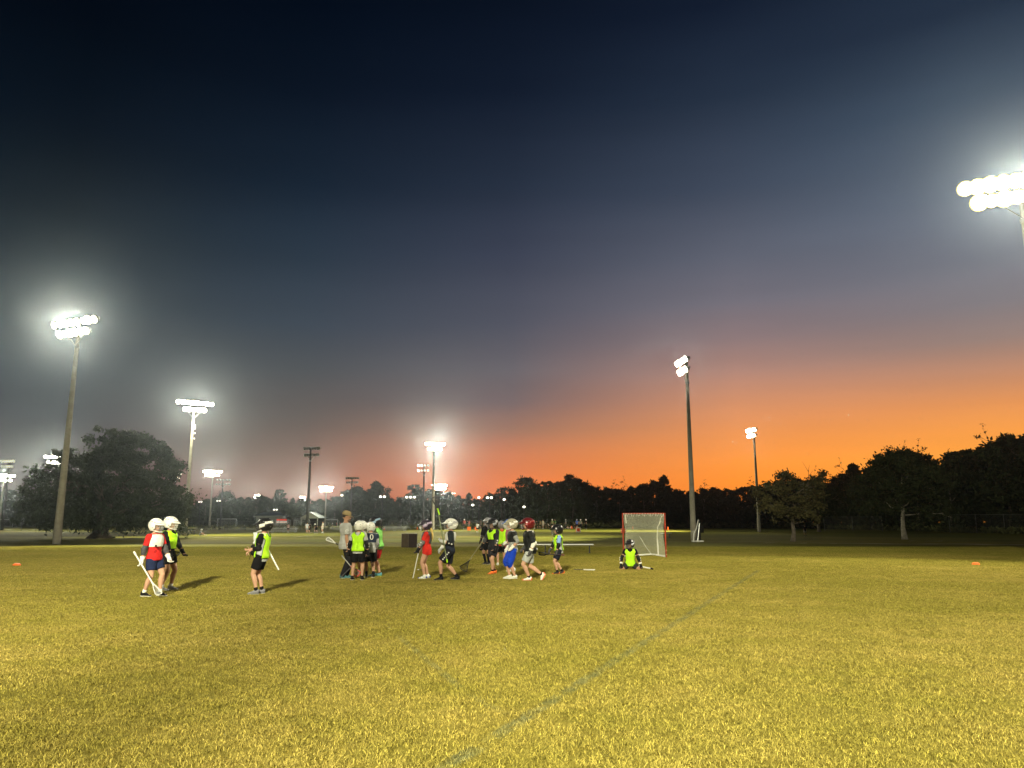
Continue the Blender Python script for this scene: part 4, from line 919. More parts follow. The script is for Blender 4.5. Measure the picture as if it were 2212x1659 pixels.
    def vest(s, c, h0=-.05, side=70, trim=BLK, off=.030, front=True, back=True, name='pinnie', arm=50):
        "open-sided pinnie: front and back panels that meet on the shoulders"
        H = s.H; m = mat('pin' + str(c)[:30], c, .6, var=.06, vs=8)
        hs = [h0 + (.312 - h0) * i / 15 for i in range(16)]
        def A(h): return side + (arm - side) * min(1, (h - h0) / (.22 - h0)) if h < .22 else arm + (90 - arm) * min(1, ((h - .22) / .06)) ** 1.6
        def B(h): return 0 if h < .262 else 34 * min(1, (h - .262) / .04) ** .6
        for fb in ([0] if front else []) + ([180] if back else []):
            b = MB(); tr = []
            for sg in (-1, 1):
                V = []; nu = 7
                for h in hs:
                    _, w, d, f = ringat(h); w = w * s.build + off + .004 * math.sin(h * 60); d = d * s.build + off + .004 * math.sin(h * 45 + 1)
                    for k in range(nu):
                        an = R(fb + sg * (B(h) + (A(h) - B(h)) * k / (nu - 1))); wav = .003 * math.sin(an * 9 + h * 30); V.append(s.T(h, (w + wav) * math.sin(an), f + (d + wav) * math.cos(an)))
                F = [(i * nu + k, i * nu + k + 1, (i + 1) * nu + k + 1, (i + 1) * nu + k) for i in range(len(hs) - 1) for k in range(nu - 1)]
                b.add(V, F); tr.append([V[i * nu + nu - 1] for i in range(len(hs))]); tr.append([V[i * nu] for i in range(len(hs)) if B(hs[i]) > 0]); tr.append(V[:nu])
            o = link(name, b.mesh(name, m, True), s.t); so = o.modifiers.new('s', 'SOLIDIFY'); so.thickness = .006; so.offset = 0
            if trim:
                b = MB()
                for p_ in tr:
                    if len(p_) > 1: b.tube(p_, .006, 5)
                link('piping', b.mesh('piping', cloth('trim' + str(trim)[:20], trim)), o)
    def helmet(s, shell, cage=(.2, .2, .2), panel=None, visor=None, k=1.0, vents=True, chin=None, dy=0):
        H = 1.47 * k; r = s.hr; c = s.hc + r @ Vector((-.006, 0, .018)) * H; a_, b_, c_ = .103 * H, .074 * H, .088 * H; m = plas('h' + str(shell)[:30], shell)
        h = thing('helmet', None, None); h.parent = s.t; del_label(h)
        def sp(az, el, off=0.0):
            az = R(az); el = R(el); x = math.cos(el) * math.cos(az); y = math.cos(el) * math.sin(az); z = math.sin(el)
            px = a_ * (1.0 if x > 0 else 1.10) * x; py = b_ * y * (1.03 if z < 0 else 1); pz = c_ * z * (1.0 if z > 0 else 1.12)
            if z < -.2 and x < 0: px *= .94
            v = Vector((px, py, pz)); return c + r @ (v + v.normalized() * off)
        M_ = 24; E = list(range(-50, 91, 10)); b = MB(); V = []; idx = {}
        for e in E:
            for j in range(M_): idx[(e, j)] = len(V); V.append(sp(j * 360 / M_, min(e, 89.5)))
        F = []
        for e0, e1 in zip(E, E[1:]):
            for j in range(M_):
                az = (j + .5) * 15; az = az - 360 if az > 180 else az
                if abs(az) < 60 and e0 < 10: continue
                if abs(az) < 76 and e0 < -30: continue
                F.append((idx[(e0, j)], idx[(e0, (j + 1) % M_)], idx[(e1, (j + 1) % M_)], idx[(e1, j)]))
        b.add(V, F); o = link('shell', b.mesh('shell', m, True), h); so = o.modifiers.new('s', 'SOLIDIFY'); so.thickness = .012; so.offset = 1; su = o.modifiers.new('u', 'SUBSURF'); su.levels = 1; su.render_levels = 1
        # brim
        b = MB(); V = []; n = 11
        for i in range(n):
            az = -58 + 116 * i / (n - 1); p = sp(az, 14, .010); q = sp(az, 12, .012) + r @ Vector((.062 * math.cos(R(az * 1.3)), .012 * math.sin(R(az)), -.014)) * (H / 1.55); V += [p + r @ Vector((0, 0, .02)), q + r @ Vector((0, 0, .004)), q - r @ Vector((0, 0, .006)), p - r @ Vector((0, 0, .01))]
        F = [(i * 4 + k, i * 4 + (k + 1) % 4, (i + 1) * 4 + (k + 1) % 4, (i + 1) * 4 + k) for i in range(n - 1) for k in range(4)]; b.add(V, F); link('visor', b.mesh('visor', plas('h' + str(visor or shell)[:30], visor or shell), True), h)
        # cage and chin guard
        b = MB()
        def bar(x, z, w, bulge): return [c + r @ Vector((x + bulge * math.cos(q) - bulge, w * math.sin(q), z)) * (H / 1.55) for q in np.linspace(-1.35, 1.35, 9)]
        for (z, w) in ((-.008, .118), (-.045, .112), (-.082, .10)): b.tube(bar(.168, z, w, .105), .0062, 5, cap=False)
        for y in (-.05, -.017, .017, .05): b.tube([c + r @ Vector((.158 - 8 * y * y, y, .014)) * (H / 1.55), c + r @ Vector((.170 - 8 * y * y, y, -.045)) * (H / 1.55), c + r @ Vector((.152 - 8 * y * y, y * .85, -.118)) * (H / 1.55)], .0062, 5, cap=False)
        link('face_cage', b.mesh('face_cage', mat('cage' + str(cage)[:30], cage, .4, .5)), h)
        b = MB(); b.tube([sp(74, -44, .004), c + r @ Vector((.085, .078, -.122)) * (H / 1.55), c + r @ Vector((.142, .03, -.132)) * (H / 1.55), c + r @ Vector((.142, -.03, -.132)) * (H / 1.55), c + r @ Vector((.085, -.078, -.122)) * (H / 1.55), sp(-74, -44, .004)], [.022, .020, .020, .020, .020, .022], 8, ry=.55); link('chin_guard', b.mesh('chin_guard', plas('h' + str(chin or shell)[:30], chin or shell), True), h)
        if panel:
            for sg in (-1, 1):
                b = MB()
                for (a0, a1, e0, e1) in ((66, 104, -22, 6), (104, 158, 4, 26)):
                    V = []; nn = 8
                    for i in range(nn): az = a0 + (a1 - a0) * i / (nn - 1); V += [sp(sg * az, e0 + 14 * i / nn, .019), sp(sg * az, e1 + 8 * i / nn, .019), sp(sg * az, e1 + 8 * i / nn, .008), sp(sg * az, e0 + 14 * i / nn, .008)]
                    F = [(i * 4 + k, i * 4 + (k + 1) % 4, (i + 1) * 4 + (k + 1) % 4, (i + 1) * 4 + k) for i in range(nn - 1) for k in range(4)] + [(0, 1, 2, 3), tuple((nn - 1) * 4 + q for q in (3, 2, 1, 0))]; b.add(V, F)
                link('side_panel', b.mesh('side_panel', plas('h' + str(panel)[:30], panel), True), h)
        if vents:
            b = MB()
            for sg in (-1, 1):
                for (az, e) in ((70, 26), (95, 30), (120, 26), (150, 8), (150, -14), (30, 52), (80, -18)): b.ball(sp(sg * az, e, .012), (.020, .010, .006), 8, 4, r @ Matrix.Rotation(R(sg * az + 90), 3, 'Z'))
            link('vent', b.mesh('vent', mat('vent_dark' if sum(shell) > .3 else 'vent_light', (.02, .02, .02) if sum(shell) > .3 else (.25, .25, .26), .5), True), h)
    def cap(s, c, brim=None):
        H = s.H; r = s.hr; q = s.hc + r @ Vector((-.008, 0, .026)) * H; m = cloth('cap' + str(c)[:30], c); b = MB()
        rg = [[q + r @ Vector((.070 * H * math.cos(a) * k, .058 * H * math.sin(a) * k, z * H)) for a in [2 * math.pi * j / 18 for j in range(18)]] for (k, z) in ((1, -.004), (1.0, .022), (.9, .046), (.62, .062), (.2, .068))]
        b.loft(rg); h = link('cap', b.mesh('cap', m, True), s.t); b = MB(); V = []
        for i in range(9): a = R(-62 + 15.5 * i); V += [q + r @ Vector((.066 * math.cos(a), .056 * math.sin(a), .004)) * H, q + r @ Vector((.066 * math.cos(a) + .052 * math.cos(a) ** .5, .056 * math.sin(a) * 1.0, -.010)) * H]
        b.add(V, [(2 * i, 2 * i + 1, 2 * i + 3, 2 * i + 2) for i in range(8)]); o = link('brim', b.mesh('brim', m), h); so = o.modifiers.new('s', 'SOLIDIFY'); so.thickness = .006
        b = MB(); b.ball(q + r @ Vector((.066, 0, .030)) * H, (.006 * H, .018 * H, .014 * H), 8, 6, r); link('badge', b.mesh('badge', cloth('badge', (.08, .07, .05))), h)
    def hair(s, c=(.05, .03, .02), long=False, name='hair'):
        H = s.H; r = s.hr; q = s.hc + r @ Vector((-.014, 0, .022)) * H; b = MB()
        if not long: b.ball(q, (.062 * H, .054 * H, .062 * H), 14, 10, r)
        else:
            p = s.hc + r @ Vector((-.085, 0, -.03)) * H
            for k in range(5): y = (k - 2) * .008 * H; b.tube([p + Vector((0, y, 0)), p + Vector((-.035, y * 1.6, -.06)) * 1.0, p + Vector((-.055 - .004 * k, y * 2, -.20)), p + Vector((-.035 - .01 * k, y * 1.5, -.36 + .02 * abs(k - 2)))], [.022, .026, .022, .006], 7)
        link(name, b.mesh(name, mat('hair' + str(c)[:30], c, .55, var=.25, vs=40), True), s.t)
    def W_(s, v): return s.t.matrix_world @ v
def del_label(o):
    for k in ('label', 'category', 'group'):
        if k in o: del o[k]
def stick(label, butt, throat, shaftc, headc=None, netc=None, nrm=(0, -1, 0), hl=.25, grp='lacrosse sticks carried by the players', tapec=None, r=.0135, hw=.085, tip=None):
    butt = Vector(butt); throat = Vector(throat); d = (throat - butt); L = d.length; d.normalize(); o_ = butt
    t = thing('lacrosse_stick', label, 'lacrosse stick', o_, 0, grp); P = lambda v: Vector(v) - o_
    b = MB(); b.tube([P(butt), P(throat)], r, 8); link('shaft', b.mesh('shaft', plas('st' + str(shaftc)[:30], shaftc, .35)), t)
    if tapec: b = MB(); b.tube([P(butt) - d * .015, P(butt) + d * .07], r * 1.35, 8); link('butt_end', b.mesh('butt_end', mat('tp' + str(tapec)[:30], tapec, .8)), t)
    if headc:
        n_ = Vector(nrm); n_ = (n_ - d * n_.dot(d)).normalized(); a = d.cross(n_); T0 = P(throat)
        W = [(0, .012), (.18, .03), (.42, .055), (.7, .8 * hw), (.9, hw), (1.0, .7 * hw), (1.04, 0)]
        left = [T0 + d * (x * hl) + a * w for x, w in W]; right = [T0 + d * (x * hl) - a * w for x, w in W][::-1]
        b = MB(); b.tube(left + right[1:], .0095, 6, ry=1.6); b.tube([T0 - d * .05, T0 + d * .03], .018, 8); link('head', b.mesh('head', plas('hd' + str(headc)[:30], headc, .4)), t)
        b = MB()
        def Q(x, y): # x along 0..1, y -1..1
            for (xa, wa), (xb, wb) in zip(W, W[1:]):
                if xa <= x <= xb: w = wa + (wb - wa) * (x - xa) / (xb - xa); break
            else: w = 0
            return T0 + d * (x * hl) + a * (w * y) - n_ * (.055 * math.sin(math.pi * min(1, x / 1.02)) * (1 - y * y))
        for i in range(9): y = -1 + 2 * i / 8; b.tube([Q(.12 + .88 * k / 7, y) for k in range(8)], .0032, 4, False)
        for i in range(11): x = .14 + .086 * i; b.tube([Q(x, -1 + k / 3) for k in range(7)], .0032, 4, False)
        link('pocket', b.mesh('pocket', mat('nt' + str(netc or headc)[:30], netc or headc, .8)), t)
    return t
def W3(p, x, y, z=0): # a point given by picture column/row at the depth of person p plus z metres
    return at(x, y, p.y + z)

GP = 'lacrosse players on the near field'
# 1 red shirt, white shoulder pads
g = G(326, 1288); P = Person('player in red shirt with white shoulder pads and white helmet, far left', g, -14, 1.55, feet=((.075, .07, 0, 0), (-.075, -.055, 0, 0)), hands=((.13, .15, .47), (-.06, -.16, .46)), lean=-2, head=(-6, 4), build=1.12, group=GP, hints=(None, (-.9, -.5, -.1)))
P.shirt(RED, sleeve=.72, hem=-.045); P.shorts(NVY, .66); P.feet(BLK, WHT, .22); P.gloves(WHT, cuffc=WHT); P.pads(DGY, (0, 1)); P.shoulder_pads(WHT, low=.135, caps=False); P.helmet(WHT, cage=GRY, k=1.05)
P.text('II', .075, -42, .10, (.35, .02, .02), .020, 'number'); b = MB(); b.box(P.T(.15, -.085, .085), (.14, .02, .035), Matrix.Rotation(R(-45), 3, 'Z')); link('strap', b.mesh('strap', cloth('blk', BLK)), P.t)
Y = g.y
stick('white lacrosse stick held head-down by the red shirted player', at(290, 1193, Y - .28), at(331, 1262, Y - .42), WHT, WHT, GRY, (1, -.4, .3), tapec=WHT, r=.015)
# 2 neon vest behind him
g = G(352, 1275) + Vector((.05, 0, 0)); P = Person('player in neon vest and white helmet half hidden behind the red shirted one', g, -8, 1.60, feet=((.03, .075, 0, 0), (-.03, -.06, 0, 0)), hands=((.17, .10, .52), (.15, -.14, .44)), head=(0, 8), skin=1, group=GP)
P.shirt(BLK, sleeve=.9); P.vest(NEON, h0=.06); P.shorts(BLK, .62); P.feet(GRY, WHT, .2); P.pads(BLK, (0, 1)); P.gloves(BLK); P.helmet(WHT, cage=WHT, k=1.05)
stick('black lacrosse stick pointing right with its head beside the dark glove', at(336, 1180, g.y), at(366, 1191, g.y - .1), BLK, BLK, DGY, (0.1, -.5, .8))
# 3 standing, looking left
g = G(560, 1283); P = Person('player in neon pinnie and black and silver helmet standing alone, facing left', g, 178, 1.55, feet=((.02, .06, 0, 0), (-.02, -.06, 0, 0)), hands=((.155, .05, .60), (.15, .08, .575)), lean=-4, head=(0, 2), group=GP, hints=((-.9, .3, -.6), (-.9, -.2, -.6)))
P.shirt((.42, .44, .43), hem=-.075, sleeve=.6, sleevec=BLK); P.vest(NEON, h0=-.03, side=66, arm=46); P.shorts(BLK, .72); P.feet((.20, .20, .21), BLK, .22, GRY); P.pads(BLK, (0, 1)); P.helmet(BLK, cage=DGY, panel=WHT, chin=WHT, k=1.1); P.text('STX', .295, 100, .09, WHT, .03, nrm=(0, 1, .35)); P.text('MTY', .295, -100, .0001, WHT, .03) if False else None
stick('white stick poking out low behind the lone player', at(560, 1150, g.y + .3), at(602, 1231, g.y + .12), WHT, None, tapec=TAN, r=.016)
t = thing('lacrosse_glove', 'black gloves and strap clutched at the waist of the lone player', 'glove', at(547, 1190, g.y - .05)); b = MB(); b.ball((0, 0, 0), (.07, .06, .10), 12, 8); b.tube([(.03, 0, .05), (-.04, 0, .12)], .035, 8); b.tube([(.04, 0, -.05), (.06, 0, -.16)], .04, 8)
o = link('padding', b.mesh('padding', mat('glovepad', BLK, .7, var=.3, vs=30)), t); remesh(o, .009); b = MB(); b.tube([(-.04, -.02, -.04), (-.06, -.02, -.18)], .006, 5); link('strap', b.mesh('strap', cloth('blk', BLK)), t)
t = thing('lacrosse_glove', 'white glove held against the chest of the lone player', 'glove', at(552, 1162, g.y - .02)); b = MB(); b.ball((0, 0, 0), (.05, .05, .08), 10, 8)
for k in range(4): b.tube([(-.03 + .02 * k, 0, .05), (-.045 + .025 * k, -.01, .12)], .013, 6)
b.tube([(0, 0, -.06), (-.03, 0, -.12)], .03, 8); o = link('padding', b.mesh('padding', mat('glovepadw', (.55, .58, .58), .7, var=.2, vs=30)), t); remesh(o, .009)
# 4 coach
GC = 'players huddled around the coach'
g = G(744, 1249); P = Person('coach in grey t-shirt, dark trousers and tan cap beside the huddle', g, 18, 1.80, feet=((.03, .06, 0, 0), (-.04, -.05, 0, 0)), hands=((.10, .12, .47), (.015, -.13, .455)), lean=-2, head=(-6, 14), build=1.22, skin=1, group=None)
P.shirt((.38, .385, .37), sleeve=.78, hem=-.08, off=.018); P.trousers((.015, .015, .017)); P.feet((.06, .17, .19), None, sole=(.3, .5, .5)); P.hair((.03, .025, .02)); P.cap((.26, .20, .10))
sh, el, wr = P.arms[1]; b = MB(); q = sh.lerp(el, .45) + Vector((0, -.045 * 1.8, 0)); b.tube([q + Vector((0, .008, 0)), q + Vector((0, -.012, 0))], .042, 16); o = link('sleeve_badge', b.mesh('sleeve_badge', cloth('bdg', (.62, .62, .6))), P.t)
b = MB(); b.tube([q + Vector((.022 * math.cos(a), -.016, .022 * math.sin(a))) for a in np.linspace(0, 6.1, 12)], .005, 5); link('badge_print', b.mesh('badge_print', cloth('bdg2', (.25, .25, .26))), o)
b = MB(); b.ball(P.hc + P.hr @ Vector((.040, 0, -.045)) * 1.8, (.032 * 1.8, .032 * 1.8, .026 * 1.8), 10, 8, P.hr); link('beard', b.mesh('beard', mat('beard', (.16, .10, .07), .8), True), P.t)
stick('grey lacrosse stick hanging head-down from the hand of the coach', at(738, 1200, g.y - .25), at(760, 1226, g.y - .25), GRY, (.55, .06, .05), (.45, .30, .28), (0, -1, 0), hl=.27, hw=.10)
stick('black lacrosse shaft slanting down left in front of the coach', at(776, 1208, g.y - .5), at(734, 1249, g.y - .75), BLK, None, tapec=BLK)
# 5 neon back
g = G(771, 1253); P = Person('player seen from behind in neon vest, black shorts and white helmet', g, 92, 1.50, feet=((-.01, .085, 0, 0), (.01, -.085, 0, 0)), hands=((.05, .17, .48), (.05, -.17, .48)), lean=2, head=(0, 6), group=GC)
P.shirt((.40, .41, .40), hem=-.06); P.vest(NEON, h0=-.02); P.shorts(BLK, .78, flare=.078); P.feet(BLK, BLK, .12); P.pads(BLK, (0, 1), WHT); P.gloves(BLK); P.helmet(WHT, k=1.03)
# 6 dark jersey
g = G(795, 1249) + Vector((0, .25, 0)); P = Person('player with dark striped jersey 0 and white helmet between the neon and green players', g, 110, 1.47, feet=((.02, .06, 0, 0), (-.04, -.06, 0, 0)), hands=((.15, .12, .55), (.10, -.12, .48)), lean=6, head=(0, 10), skin=0, group=GC)
P.shirt((.35, .36, .36), sleeve=.9); P.shoulder_pads((.02, .03, .06), low=.13); P.text('0', .22, 180, .22, WHT, .030, 'number'); P.shorts(BLK, .85, flare=.075); P.feet(BLK, BLK, .3); P.pads((.25, .25, .25), (0, 1), WHT); P.gloves(DGY); P.helmet(WHT, k=1.02)
# 6b behind with stick to the left
g = G(760, 1243) + Vector((.15, .55, 0)); P = Person('white helmeted player mostly hidden between the coach and the neon back', g, 200, 1.50, feet=((.0, .07, 0, 0), (0, -.07, 0, 0)), hands=((.28, .0, .56), (.22, .06, .56)), head=(30, 8), skin=0, group=GC)
P.shirt(GRY, sleeve=.9); P.shorts(DGY, .8); P.feet(BLK, WHT, .25); P.gloves(BLK); P.pads(DGY, (0, 1), WHT); P.helmet(WHT)
stick('white headed stick held out to the left behind the coach', at(745, 1185, g.y - .05), at(722, 1172, g.y - .05), BLK, WHT, GRY, (.2, -.5, .8))
# 7 red shorts
g = G(813, 1246) + Vector((0, .1, 0)); P = Person('tall player in red shorts, green pinnie and black helmet facing the huddle', g, 168, 1.62, feet=((.03, .055, 0, 0), (-.03, -.055, 0, 0)), hands=((.15, .10, .58), (.17, -.02, .56)), lean=8, head=(8, 12), group=GC)
P.shirt((.08, .12, .05), sleeve=.95); P.vest((.25, .68, .14), h0=-.02); P.shorts((.42, .018, .022), .80); P.feet((.12, .35, .40), BLK, .1, (.5, .7, .1)); P.pads(BLK, (0, 1), WHT); P.gloves(BLK); P.helmet(BLK, panel=(.30, .45, .60), chin=(.45, .55, .65), k=1.1)
stick('short black stick end hanging between two players of the huddle', at(812, 1190, g.y - .2), at(803, 1216, g.y - .35), BLK, None, tapec=BLK)
# 8 girl
g = G(921, 1250); P = Person('girl in red t-shirt and shorts with blond ponytail and black helmet', g, 184, 1.52, feet=((.03, .05, 0, 0), (-.03, -.045, 0, 0)), hands=((.16, .09, .50), (.14, .04, .52)), lean=3, head=(0, 6), build=.92, group=GP, hints=((-.9, .1, -.3), (-.9, -.1, -.3)))
P.shirt((.62, .03, .02), hem=-.10, sleeve=.75, off=.017); P.shorts((.60, .03, .02), .36, flare=.064); P.vest(DGY, h0=.10, side=55, arm=40, trim=None); P.feet((.62, .64, .60), WHT, .14, WHT, accent=(.02, .04, .35)); P.pads((.16, .16, .16), (0, 1), WHT); P.gloves(BLK); P.hair((.62, .44, .14), True, 'ponytail'); P.helmet((.03, .02, .035), panel=(.45, .35, .50), chin=BLK, cage=WHT, k=1.08)
stick('white stick planted upright on the grass in front of the girl', at(892, 1249, g.y - .1), at(904, 1193, g.y - .1), WHT, (.5, .5, .48), GRY, (.5, -.8, 0), hl=.22)
t = stick('short black stick lying on the grass behind the legs of the girl', G(903, 1232) + Vector((0, 0, .02)), G(917, 1233) + Vector((0, 0, .02)), BLK, None, tapec=WHT)
# 9 walking, white helmet, stick up
g = G(971, 1253); P = Person('striding player in black shirt, white chest pad and white helmet', g, 184, 1.62, feet=((.135, .05, 0, 0), (-.135, -.05, 0, -6)), hands=((.115, .08, .62), (.15, .0, .50)), hip=.475, lean=-2, head=(0, 0), group=GP, hints=((-.6, .2, -.9), (-.6, -.2, -.9)), build=1.05)
P.shirt((.02, .025, .04), hem=-.03, sleeve=.85); P.shoulder_pads(WHT, low=.16, m=mat('spw', (.66, .66, .62), .65, var=.1)); 
sh, el, wr = P.arms[0]; b = MB(); b.ball(sh, .058 * 1.6, 10, 8); b.tube([sh, sh.lerp(el, .85)], [.056 * 1.6, .047 * 1.6], 12); o = link('sleeve', b.mesh('sleeve', cloth('slv9', (.02, .025, .03))), P.t); remesh(o, .011)
P.shorts((.015, .015, .02), .84, flare=.072); P.feet(BLK, BLK, .26, (.1, .1, .1)); P.pads(BLK, (0, 1), WHT); P.gloves((.5, .52, .52), cuffc=WHT); P.helmet(WHT, panel=(.45, .45, .45), k=1.12)
hj = P.legs[0][0]; kn = P.legs[0][1]; b = MB()
for k in range(5): q = hj.lerp(kn, .12 + .14 * k) + Vector((0, .075 * 1.62, 0)); b.box(q, (.035, .012, .03))
link('side_print', b.mesh('side_print', cloth('prw', (.6, .6, .58))), P.t)
Y = g.y
t_s = stick('raised lacrosse stick with neon throat carried upright by the striding player', at(966, 1214, Y - .22), at(945, 1098, Y - .3), (.20, .24, .12), BLK, DGY, (0, -1, .1), hl=.30, hw=.11, tapec=NEON)
stick_tape = MB(); pa = at(949, 1112, Y - .285) - t_s.location; pb = at(945, 1098, Y - .3) - t_s.location; stick_tape.tube([pa, pb], .021, 8); link('throat_tape', stick_tape.mesh('throat_tape', cloth('neont', NEON)), t_s)
b = MB(); b.ball((0, 0, 0), .032, 12, 8); t = link('lacrosse_ball', b.mesh('lacrosse_ball', mat('ball', (.6, .7, .05), .6), True), None, at(967, 1219, Y + 1.2)); tag(t, 'small yellow ball in the air between the legs of the striding player', 'ball')
# 10 black helmet, leaning stick left
g = G(1066, 1240) + Vector((0, .1, 0)); P = Person('player in neon bib and glossy black helmet reaching his stick to the lower left', g, 228, 1.56, feet=((.06, .03, 0, 0), (-.10, -.06, 0, 0)), hands=((.10, .13, .47), (.20, -.14, .49)), lean=4, head=(-10, 6), group=GP, hints=(None, (-.2, -.9, -.5)))
P.shirt((.022, .022, .025), sleeve=.9); P.vest(NEON, h0=.13, side=42, arm=36, back=False); P.shorts((.02, .02, .025), .78); P.feet((.85, .18, .03), BLK, .18, (.8, .2, .05)); P.pads(DGY, (0, 1), WHT); P.gloves(BLK); P.helmet(BLK, panel=(.30, .32, .35), k=1.12)
stick('lacrosse stick with dark net head slanting down to the left', at(1043, 1168, g.y - .2), at(1012, 1213, g.y - .5), (.22, .20, .10), BLK, (.05, .05, .04), (.1, -1, .1), hl=.30, hw=.12)
# 11 behind with long black socks
g = G(1053, 1219); P = Person('player all in black with long black socks behind the neon bib player', g, 240, 1.62, feet=((.01, .045, 0, 0), (0, -.05, 0, 0)), hands=((.10, .12, .5), (.12, -.1, .52)), group=GP, skin=1)
P.shirt(BLK, sleeve=.9); P.shorts(BLK, .85); P.feet(BLK, BLK, .86); P.gloves(BLK); P.pads(DGY, (0, 1), WHT); P.helmet((.3, .3, .32), k=1.05)
# 12 neon behind
g = G(1083, 1221); P = Person('player in full neon vest with orange waistband standing behind the leaders', g, 100, 1.50, feet=((.0, .085, 0, 0), (0, -.085, 0, 0)), hands=((.06, .15, .5), (.06, -.15, .5)), group=GP)
P.shirt((.55, .10, .03), sleeve=.7, hem=-.07); P.vest(NEON, h0=-.03); P.shorts(BLK, .8); P.feet(WHT, None, .1); P.pads(GRY, (0, 1)); P.gloves(DGY); P.helmet((.25, .25, .27))
# 13 blue trousers
g = G(1108, 1250); P = Person('player in blue knee-length pants, grey sleeves and white glove, facing left', g, 192, 1.58, feet=((-.03, .045, 0, 0), (.045, -.05, 0, 0)), hands=((.05, .13, .52), (.08, -.12, .5)), lean=3, head=(0, 4), group=GP, hip=.5)
P.shirt((.24, .25, .24), sleeve=1.35); P.shoulder_pads((.012, .012, .012), low=.12); P.shorts((.012, .05, .45), 1.28); P.feet((.65, .66, .58), None, .1); P.gloves(WHT, (0, 1), cuffc=WHT); P.helmet((.35, .33, .24), panel=WHT, chin=WHT, cage=WHT, k=1.08)
# 13b maroon shirt, blue helmet
g = G(1100, 1236) + Vector((0, .3, 0)); P = Person('player in dusty pink patterned shirt and blue helmet behind the blue pants', g, 190, 1.55, feet=((-.05, .05, 0, 0), (-.1, -.05, 0, 0)), hands=((.10, .08, .55), (.08, -.1, .55)), head=(0, 4), group=GP)
P.shirt((.30, .13, .15), sleeve=.8); P.shorts(NVY, .85); P.feet(WHT, WHT, .15); P.pads((.5, .4, .4), (0, 1)); P.gloves(WHT); P.helmet((.03, .12, .5), panel=(.3, .45, .65), cage=WHT, chin=(.6, .55, .35), k=1.05)
# 14 maroon helmet
g = G(1146, 1254); P = Person('player in maroon helmet and bulky black vest pushing off his back foot', g, 186, 1.64, feet=((.02, .035, 0, 0), (-.20, -.05, .045, 58)), hands=((.02, .13, .455), (.10, -.11, .50)), hip=.475, lean=5, head=(0, 2), build=1.05, group=GP, hints=((-.9, .3, 0), None))
P.shirt((.02, .022, .024), sleeve=1.0, hem=-.06); P.shoulder_pads((.010, .011, .011), low=.02); P.vest((.010, .011, .011), h0=-.03, side=80, arm=60, trim=None); P.shorts((.36, .38, .36), .80, flare=.066); P.feet(WHT, BLK, .16, (.8, .2, .12), accent=(.85, .15, .06)); P.pads(WHT, (0,)); P.pads(DGY, (1,)); P.gloves(DGY, (0,), cuffc=WHT); P.gloves(DGY, (1,)); P.helmet((.10, .006, .008), panel=(.22, .01, .012), k=1.16)
P.text('STX', .296, 100, .10, WHT, .035, nrm=(0, 1, .5)); P.text('STX', .296, 90, .0, WHT) if False else None
b = MB(); b.box(P.T(.015, .05, -.10), (.02, .10, .04)); link('tag', b.mesh('tag', cloth('tg', (.6, .6, .58))), P.t)
stick('dark stick hanging behind the thigh of the maroon helmeted player', at(1133, 1196, g.y - .1), at(1155, 1233, g.y + .2), BLK, None, tapec=BLK)
# 15 light blue sleeves
g = G(1208, 1240); P = Person('small player in neon bib over light blue sleeves carrying a level black stick', g, 192, 1.40, feet=((.045, .04, 0, 0), (-.085, -.05, .01, 18)), hands=((.09, .12, .44), (.19, -.10, .46)), hip=.495, lean=4, head=(0, 6), group=GP, hints=(None, (-.3, -.5, -.8)))
P.shirt((.42, .43, .42), sleeve=.75, hem=-.07, sleevec=(.22, .36, .62)); P.vest(NEON, h0=-.01, side=60, arm=42); P.shorts((.015, .017, .03), .8); P.feet((.03, .03, .03), BLK, .22, ORG, accent=(.85, .2, .03)); P.pads(BLK, (0, 1)); P.gloves(DGY, (0, 1)); P.helmet(BLK, k=1.12)
b = MB()
for sg in (-1, 1): b.ball(P.T(.285, sg * .095), (.07, .055, .032), 10, 8)
o = link('shoulder_cap', b.mesh('shoulder_cap', mat('shcap', BLK, .7)), P.t); remesh(o, .011)
stick('black lacrosse stick carried level by the small player in light blue sleeves', at(1218, 1199, g.y - .22), at(1184, 1197, g.y - .25), (.03, .02, .03), BLK, BLK, (.1, -.5, .9), tapec=(.15, .04, .06), hl=.27)
stick('stick with white head lying flat on the grass left of the kneeling goalie', G(1240, 1232) + Vector((0, 0, .03)), G(1264, 1232.5) + Vector((0, 0, .03)), (.10, .09, .06), WHT, WHT, (0, 0, 1), hl=.30)
# 16 goalie kneeling
g = G(1362, 1230); P = Person('kneeling player in neon vest and black helmet in front of the lacrosse goal', g, 262, 1.50, feet=((-.13, .11, -.0, 85), (-.13, -.11, -.0, 85)), hands=((.04, .22, .09), (.08, -.20, .10)), hip=.125, lean=6, head=(-38, 6), kneel=True, skin=1, group=GP, hints=((-.2, .9, 0), (-.2, -.9, 0)))
P.shirt(BLK, sleeve=.5); P.vest(NEON, h0=-.05); P.shorts((.03, .03, .03), .5); P.feet(BLK, BLK, .2); P.pads(BLK, (0, 1), WHT); P.gloves(BLK, (0, 1), cuffc=WHT); P.helmet(BLK, panel=(.40, .42, .45), k=1.08)
stick('white stick with black butt lying on the grass right of the kneeling goalie', G(1410, 1231) + Vector((0, 0, .03)), at(1376, 1222, g.y) , WHT, None, tapec=BLK, r=.02)

